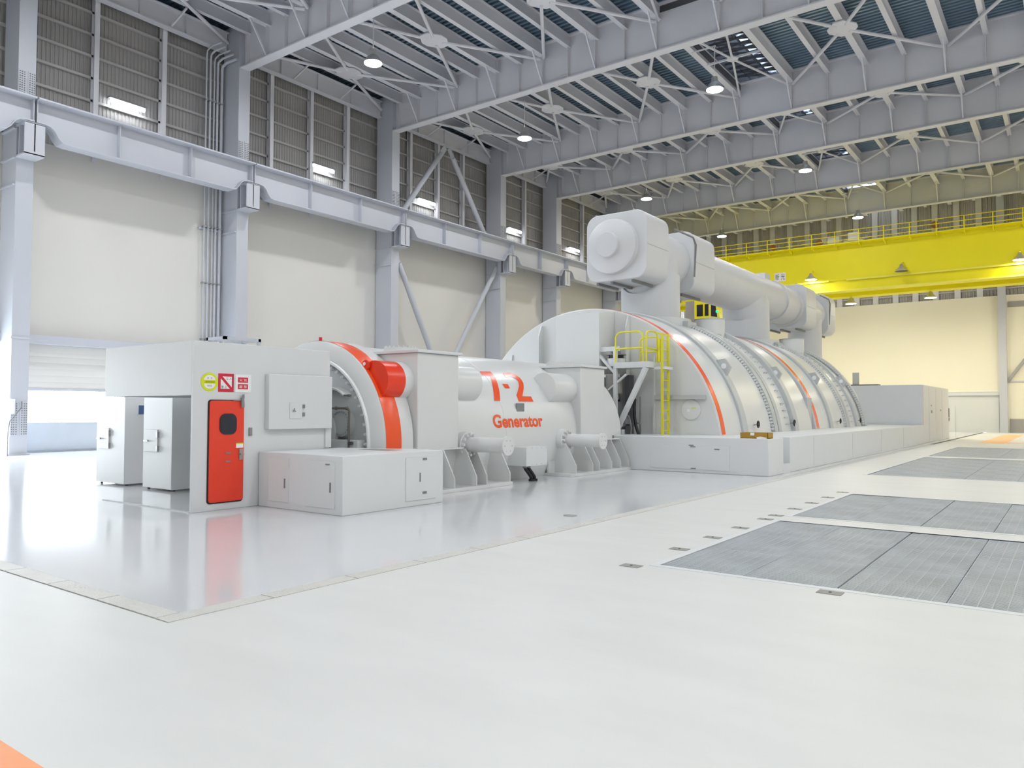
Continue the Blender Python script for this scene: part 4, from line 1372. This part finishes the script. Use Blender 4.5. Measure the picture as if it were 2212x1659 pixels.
G().tube([(-10.42, 20.2, 2.05), (-10.43, 20.2, 1.8), (-10.42, 20.2, 1.5), (-10.36, 20.15, 1.25), (-10.27, 20.1, 1.08), (-10.22, 20.08, PZ)], 0.045, 12).obj('hose', 'black', t)
G().bar((-10.6, 20.22, 1.32), (-10.25, 20.22, 1.32), 0.02, 0.04).obj('clamp', 'metal', t)
B(-10.32, -10.28, 20.3, 20.34, PZ, 2.1).obj('guide_post', 'grey', t)

PLT.append(t)
for o in PLT:
    rescale(o, 1.045)
# ---- cardboard box of papers on the plinth
t = thing('cardboard_box', 'open shallow brown cardboard box on the plinth edge', 'box', (-6.75, 20.1, PZ))
g = G()
x0, x1, y0, y1 = -7.15, -6.42, 19.9, 20.3
g.box(x0, x1, y0, y0 + 0.012, PZ, PZ + 0.15).box(x0, x1, y1 - 0.012, y1, PZ, PZ + 0.15).box(x0, x0 + 0.012, y0, y1, PZ, PZ + 0.15).box(x1 - 0.012, x1, y0, y1, PZ, PZ + 0.15).box(x0, x1, y0, y1, PZ, PZ + 0.012)
g.obj('tray', 'wood', t)
B(-6.88, -6.78, 19.89, 19.9, PZ + 0.08, PZ + 0.15).obj('label', 'signw', t)
pp = thing('paper_pad', 'small white pad of papers leaning at the cardboard box', 'paper', (-6.55, 19.86, PZ))
pd = G().prism([(-6.68, PZ), (-6.44, PZ), (-6.46, PZ + 0.03), (-6.6, PZ + 0.055), (-6.7, PZ + 0.04)], 'Y', 19.81, 19.88)
pd.obj('sheets', 'signw', pp)

# ---- overhead crane
YC = 58.0
t = thing('overhead_crane', 'bright yellow overhead travelling crane spanning the hall', 'crane', (-9, YC + 2, 10.3))
B(-30.2, XR - 1.5, YC, YC + 1.3, 11.12, 13.4).obj('girder_web', 'yellow', t)
B(-29.0, XR - 1.5, YC + 0.12, YC + 1.2, 10.35, 11.12).obj('girder_base', 'yellow', t)
B(-13.0, XR - 1.5, YC - 0.06, YC, 11.05, 11.16).obj('girder_flange', 'yellow2', t)  # flange strips: lit face of the girder put into a paler yellow
B(-30.0, -14.2, YC - 0.06, YC, 11.05, 11.16).obj('girder_flange', 'yellow2', t)
B(-28.9, XR - 1.5, YC + 0.04, YC + 0.12, 10.33, 10.42).obj('girder_flange', 'yellow2', t)
B(-30.2, XR - 1.5, YC - 0.75, YC, 13.6, 13.68).obj('walkway', 'yellow', t)
B(-30.2, XR - 1.5, YC - 0.02, YC + 1.3, 13.4, 13.68).obj('girder_cap', 'yellow', t)
B(-30.2, XR - 1.5, YC + 5.0, YC + 6.2, 10.6, 13.6).obj('rear_girder', 'yellow', t)
for k in range(26):
    x = -29.6 + k * 1.6
    p = B(x - 0.03, x + 0.03, YC - 0.77, YC - 0.71, 13.42, 14.52).obj('rail_post', 'yellow', t)
    G().prism([(YC - 0.74, 13.6), (YC - 0.05, 13.6), (YC - 0.05, 13.35)], 'X', x - 0.03, x + 0.03).obj('walkway_bracket', 'yellow', p)
for z in (13.85, 14.18, 14.5):
    G().tube([(-30.2, YC - 0.74, z), (XR - 1.5, YC - 0.74, z)], 0.028, 6).obj('hand_rail', 'yellow', t)
B(-30.9, -29.9, YC - 2.5, YC + 8.5, 13.15, 14.1).obj('end_truck', 'yellow', t)
for y in (YC - 1.8, YC + 7.8):
    G().cyl((-30.6, y, 13.45), (-30.3, y, 13.45), 0.35, n=20).obj('wheel', 'dkgrey', t)
for x0, x1, z0, z1 in ((-14.3, -13.5, 13.72, 14.3), (-13.2, -11.9, 13.68, 13.95), (-12.9, -12.2, 13.95, 14.5)):
    B(x0, x1, YC + 0.1, YC + 0.6, z0, z1).obj('control_cabinet', 'signw', t)
for x, z in ((-18.3, 14.15), (-14.9, 14.05), (-7.4, 14.35)):
    G().cyl((x, YC + 0.2, z), (x, YC + 0.35, z), 0.24, n=20).obj('sheave', 'sheave', t)
cb = B(-23.7, -22.5, YC - 2.0, YC - 0.4, 8.5, 10.3).obj('cab', 'yellow', t)
B(-23.5, -23.0, YC - 2.03, YC - 2.0, 9.0, 9.9).obj('cab_window', 'glass', cb)
B(-22.85, -22.55, YC - 2.03, YC - 2.0, 9.0, 9.9).obj('cab_window', 'glass', cb)
g = G().prism([(-22.5, 8.7), (-21.6, 8.5), (-21.9, 10.2), (-22.5, 10.3)], 'Y', YC - 2.0, YC - 0.4).obj('cab_nose', 'yellow2', cb)
G().prism([(-22.35, 8.95), (-21.85, 8.85), (-22.0, 9.85), (-22.35, 9.9)], 'Y', YC - 2.03, YC - 2.0).obj('cab_window', 'glass', cb)
B(-21.95, -21.75, YC - 2.06, YC - 2.03, 9.2, 9.35).obj('signal_lamp', 'green', cb)
B(-24.6, -23.7, YC - 1.6, YC - 1.2, 8.6, 10.3).obj('cab_stair', 'siding', cb)
sg = B(-18.12, -17.27, YC - 0.03, YC, 11.45, 12.1).obj('sign_board', 'signw', t)
text_g('新 光', (-18.05, -17.34, 11.55, 12.0), lambda u, v: (u, YC - 0.034, v)).obj('lettering', 'ink', sg)
CLN = ['leftmost, right of the white sign', 'second, in the middle of the yellow girder', 'rightmost of the front row, at the frame edge']
for k, x in enumerate((-15.3, -9.35, -2.6)):
    l = thing('crane_lamp', 'conical lamp on the crane girder front, ' + CLN[k], 'lamp', (x, YC - 0.6, 11.3), 'crane lamps')
    g = G().lathe([(0.05, 0.5), (0.1, 0.45), (0.15, 0.3), (0.42, 0.02), (0.42, 0.0), (0.38, 0.0)], 0, 0, n=20)
    g.v = [(a + x, c + YC - 0.6, b + 11.25) for a, b, c in g.v]
    g.obj('shade', 'refl', l)
    G().cyl((x, YC - 0.6, 11.24), (x, YC - 0.6, 11.27), 0.39, n=20).obj('lens', 'lampw' if k != 1 else 'dkgrey', l)
    G().bar((x, YC - 0.6, 11.75), (x, YC, 11.95), 0.06, 0.06).obj('bracket', 'yellow', l)
    if k != 1:
        L = bpy.data.lights.new('lamp_source', 'AREA')
        L.shape = 'DISK'
        L.size = 0.7
        L.energy = CRANE_W * 0.25
        L.color = (1.0, 0.93, 0.75)
        lo = bpy.data.objects.new('lamp_source', L)
        COL.objects.link(lo)
        lo.parent = l
        lo.location = (0, 0, -0.08)
for k, x in enumerate((-13.9, -8.4, -1.5, -21.0)):
    l = thing('crane_lamp', 'conical lamp below the rear crane girder, number %s from the left' % ('two', 'three', 'four', 'one')[k], 'lamp', (x, YC + 5.3, 10.0), 'rear crane lamps')
    g = G().lathe([(0.05, 0.5), (0.1, 0.45), (0.15, 0.3), (0.42, 0.02), (0.42, 0.0), (0.38, 0.0)], 0, 0, n=20)
    g.v = [(a + x, c + YC + 5.3, b + 10.05) for a, b, c in g.v]
    g.obj('shade', 'refl', l)
    G().cyl((x, YC + 5.3, 10.04), (x, YC + 5.3, 10.07), 0.39, n=20).obj('lens', 'lampw', l)
    G().cyl((x, YC + 5.3, 10.5), (x, YC + 5.3, 10.65), 0.05, n=8).obj('stem', 'yellow', l)
    L = bpy.data.lights.new('lamp_source', 'AREA')
    L.shape = 'DISK'
    L.size = 0.7
    L.energy = CRANE_W
    L.color = (1.0, 0.95, 0.78)
    lo = bpy.data.objects.new('lamp_source', L)
    COL.objects.link(lo)
    lo.parent = l
    lo.location = (0, 0, -0.02)

# ---- small things at the left edge
t = thing('junction_box', 'small white junction box on the left edge column', 'box', (-30.85, 11.45, 1.5))
B(-30.955, -30.8, 11.35, 11.5, 1.5, 2.05).obj('case', 'signw', t, bevel=0.008)
G().tube([(-30.9, 11.75, 1.95), (-30.75, 11.7, 1.75), (-30.7, 11.5, 1.5), (-30.7, 11.3, 1.25), (-30.7, 11.25, 0.9), (-30.7, 11.25, 0.0)], 0.02, 8).obj('cable', 'grey', t)

# daylight portals in the two door openings (they only guide sampling of the sky)
for y0, y1, z0, z1 in ((D1[0], D1[1], 1.16, 2.4), (D2[0], D2[1], 0.0, 3.95)):
    L = bpy.data.lights.new('door_portal', 'AREA')
    L.shape = 'RECTANGLE'
    L.size, L.size_y = z1 - z0, y1 - y0
    L.cycles.is_portal = True
    lo = bpy.data.objects.new('door_portal', L)
    COL.objects.link(lo)
    lo.location = (XW - 0.3, (y0 + y1) / 2, (z0 + z1) / 2)
    lo.rotation_euler = (0, radians(-90), 0)
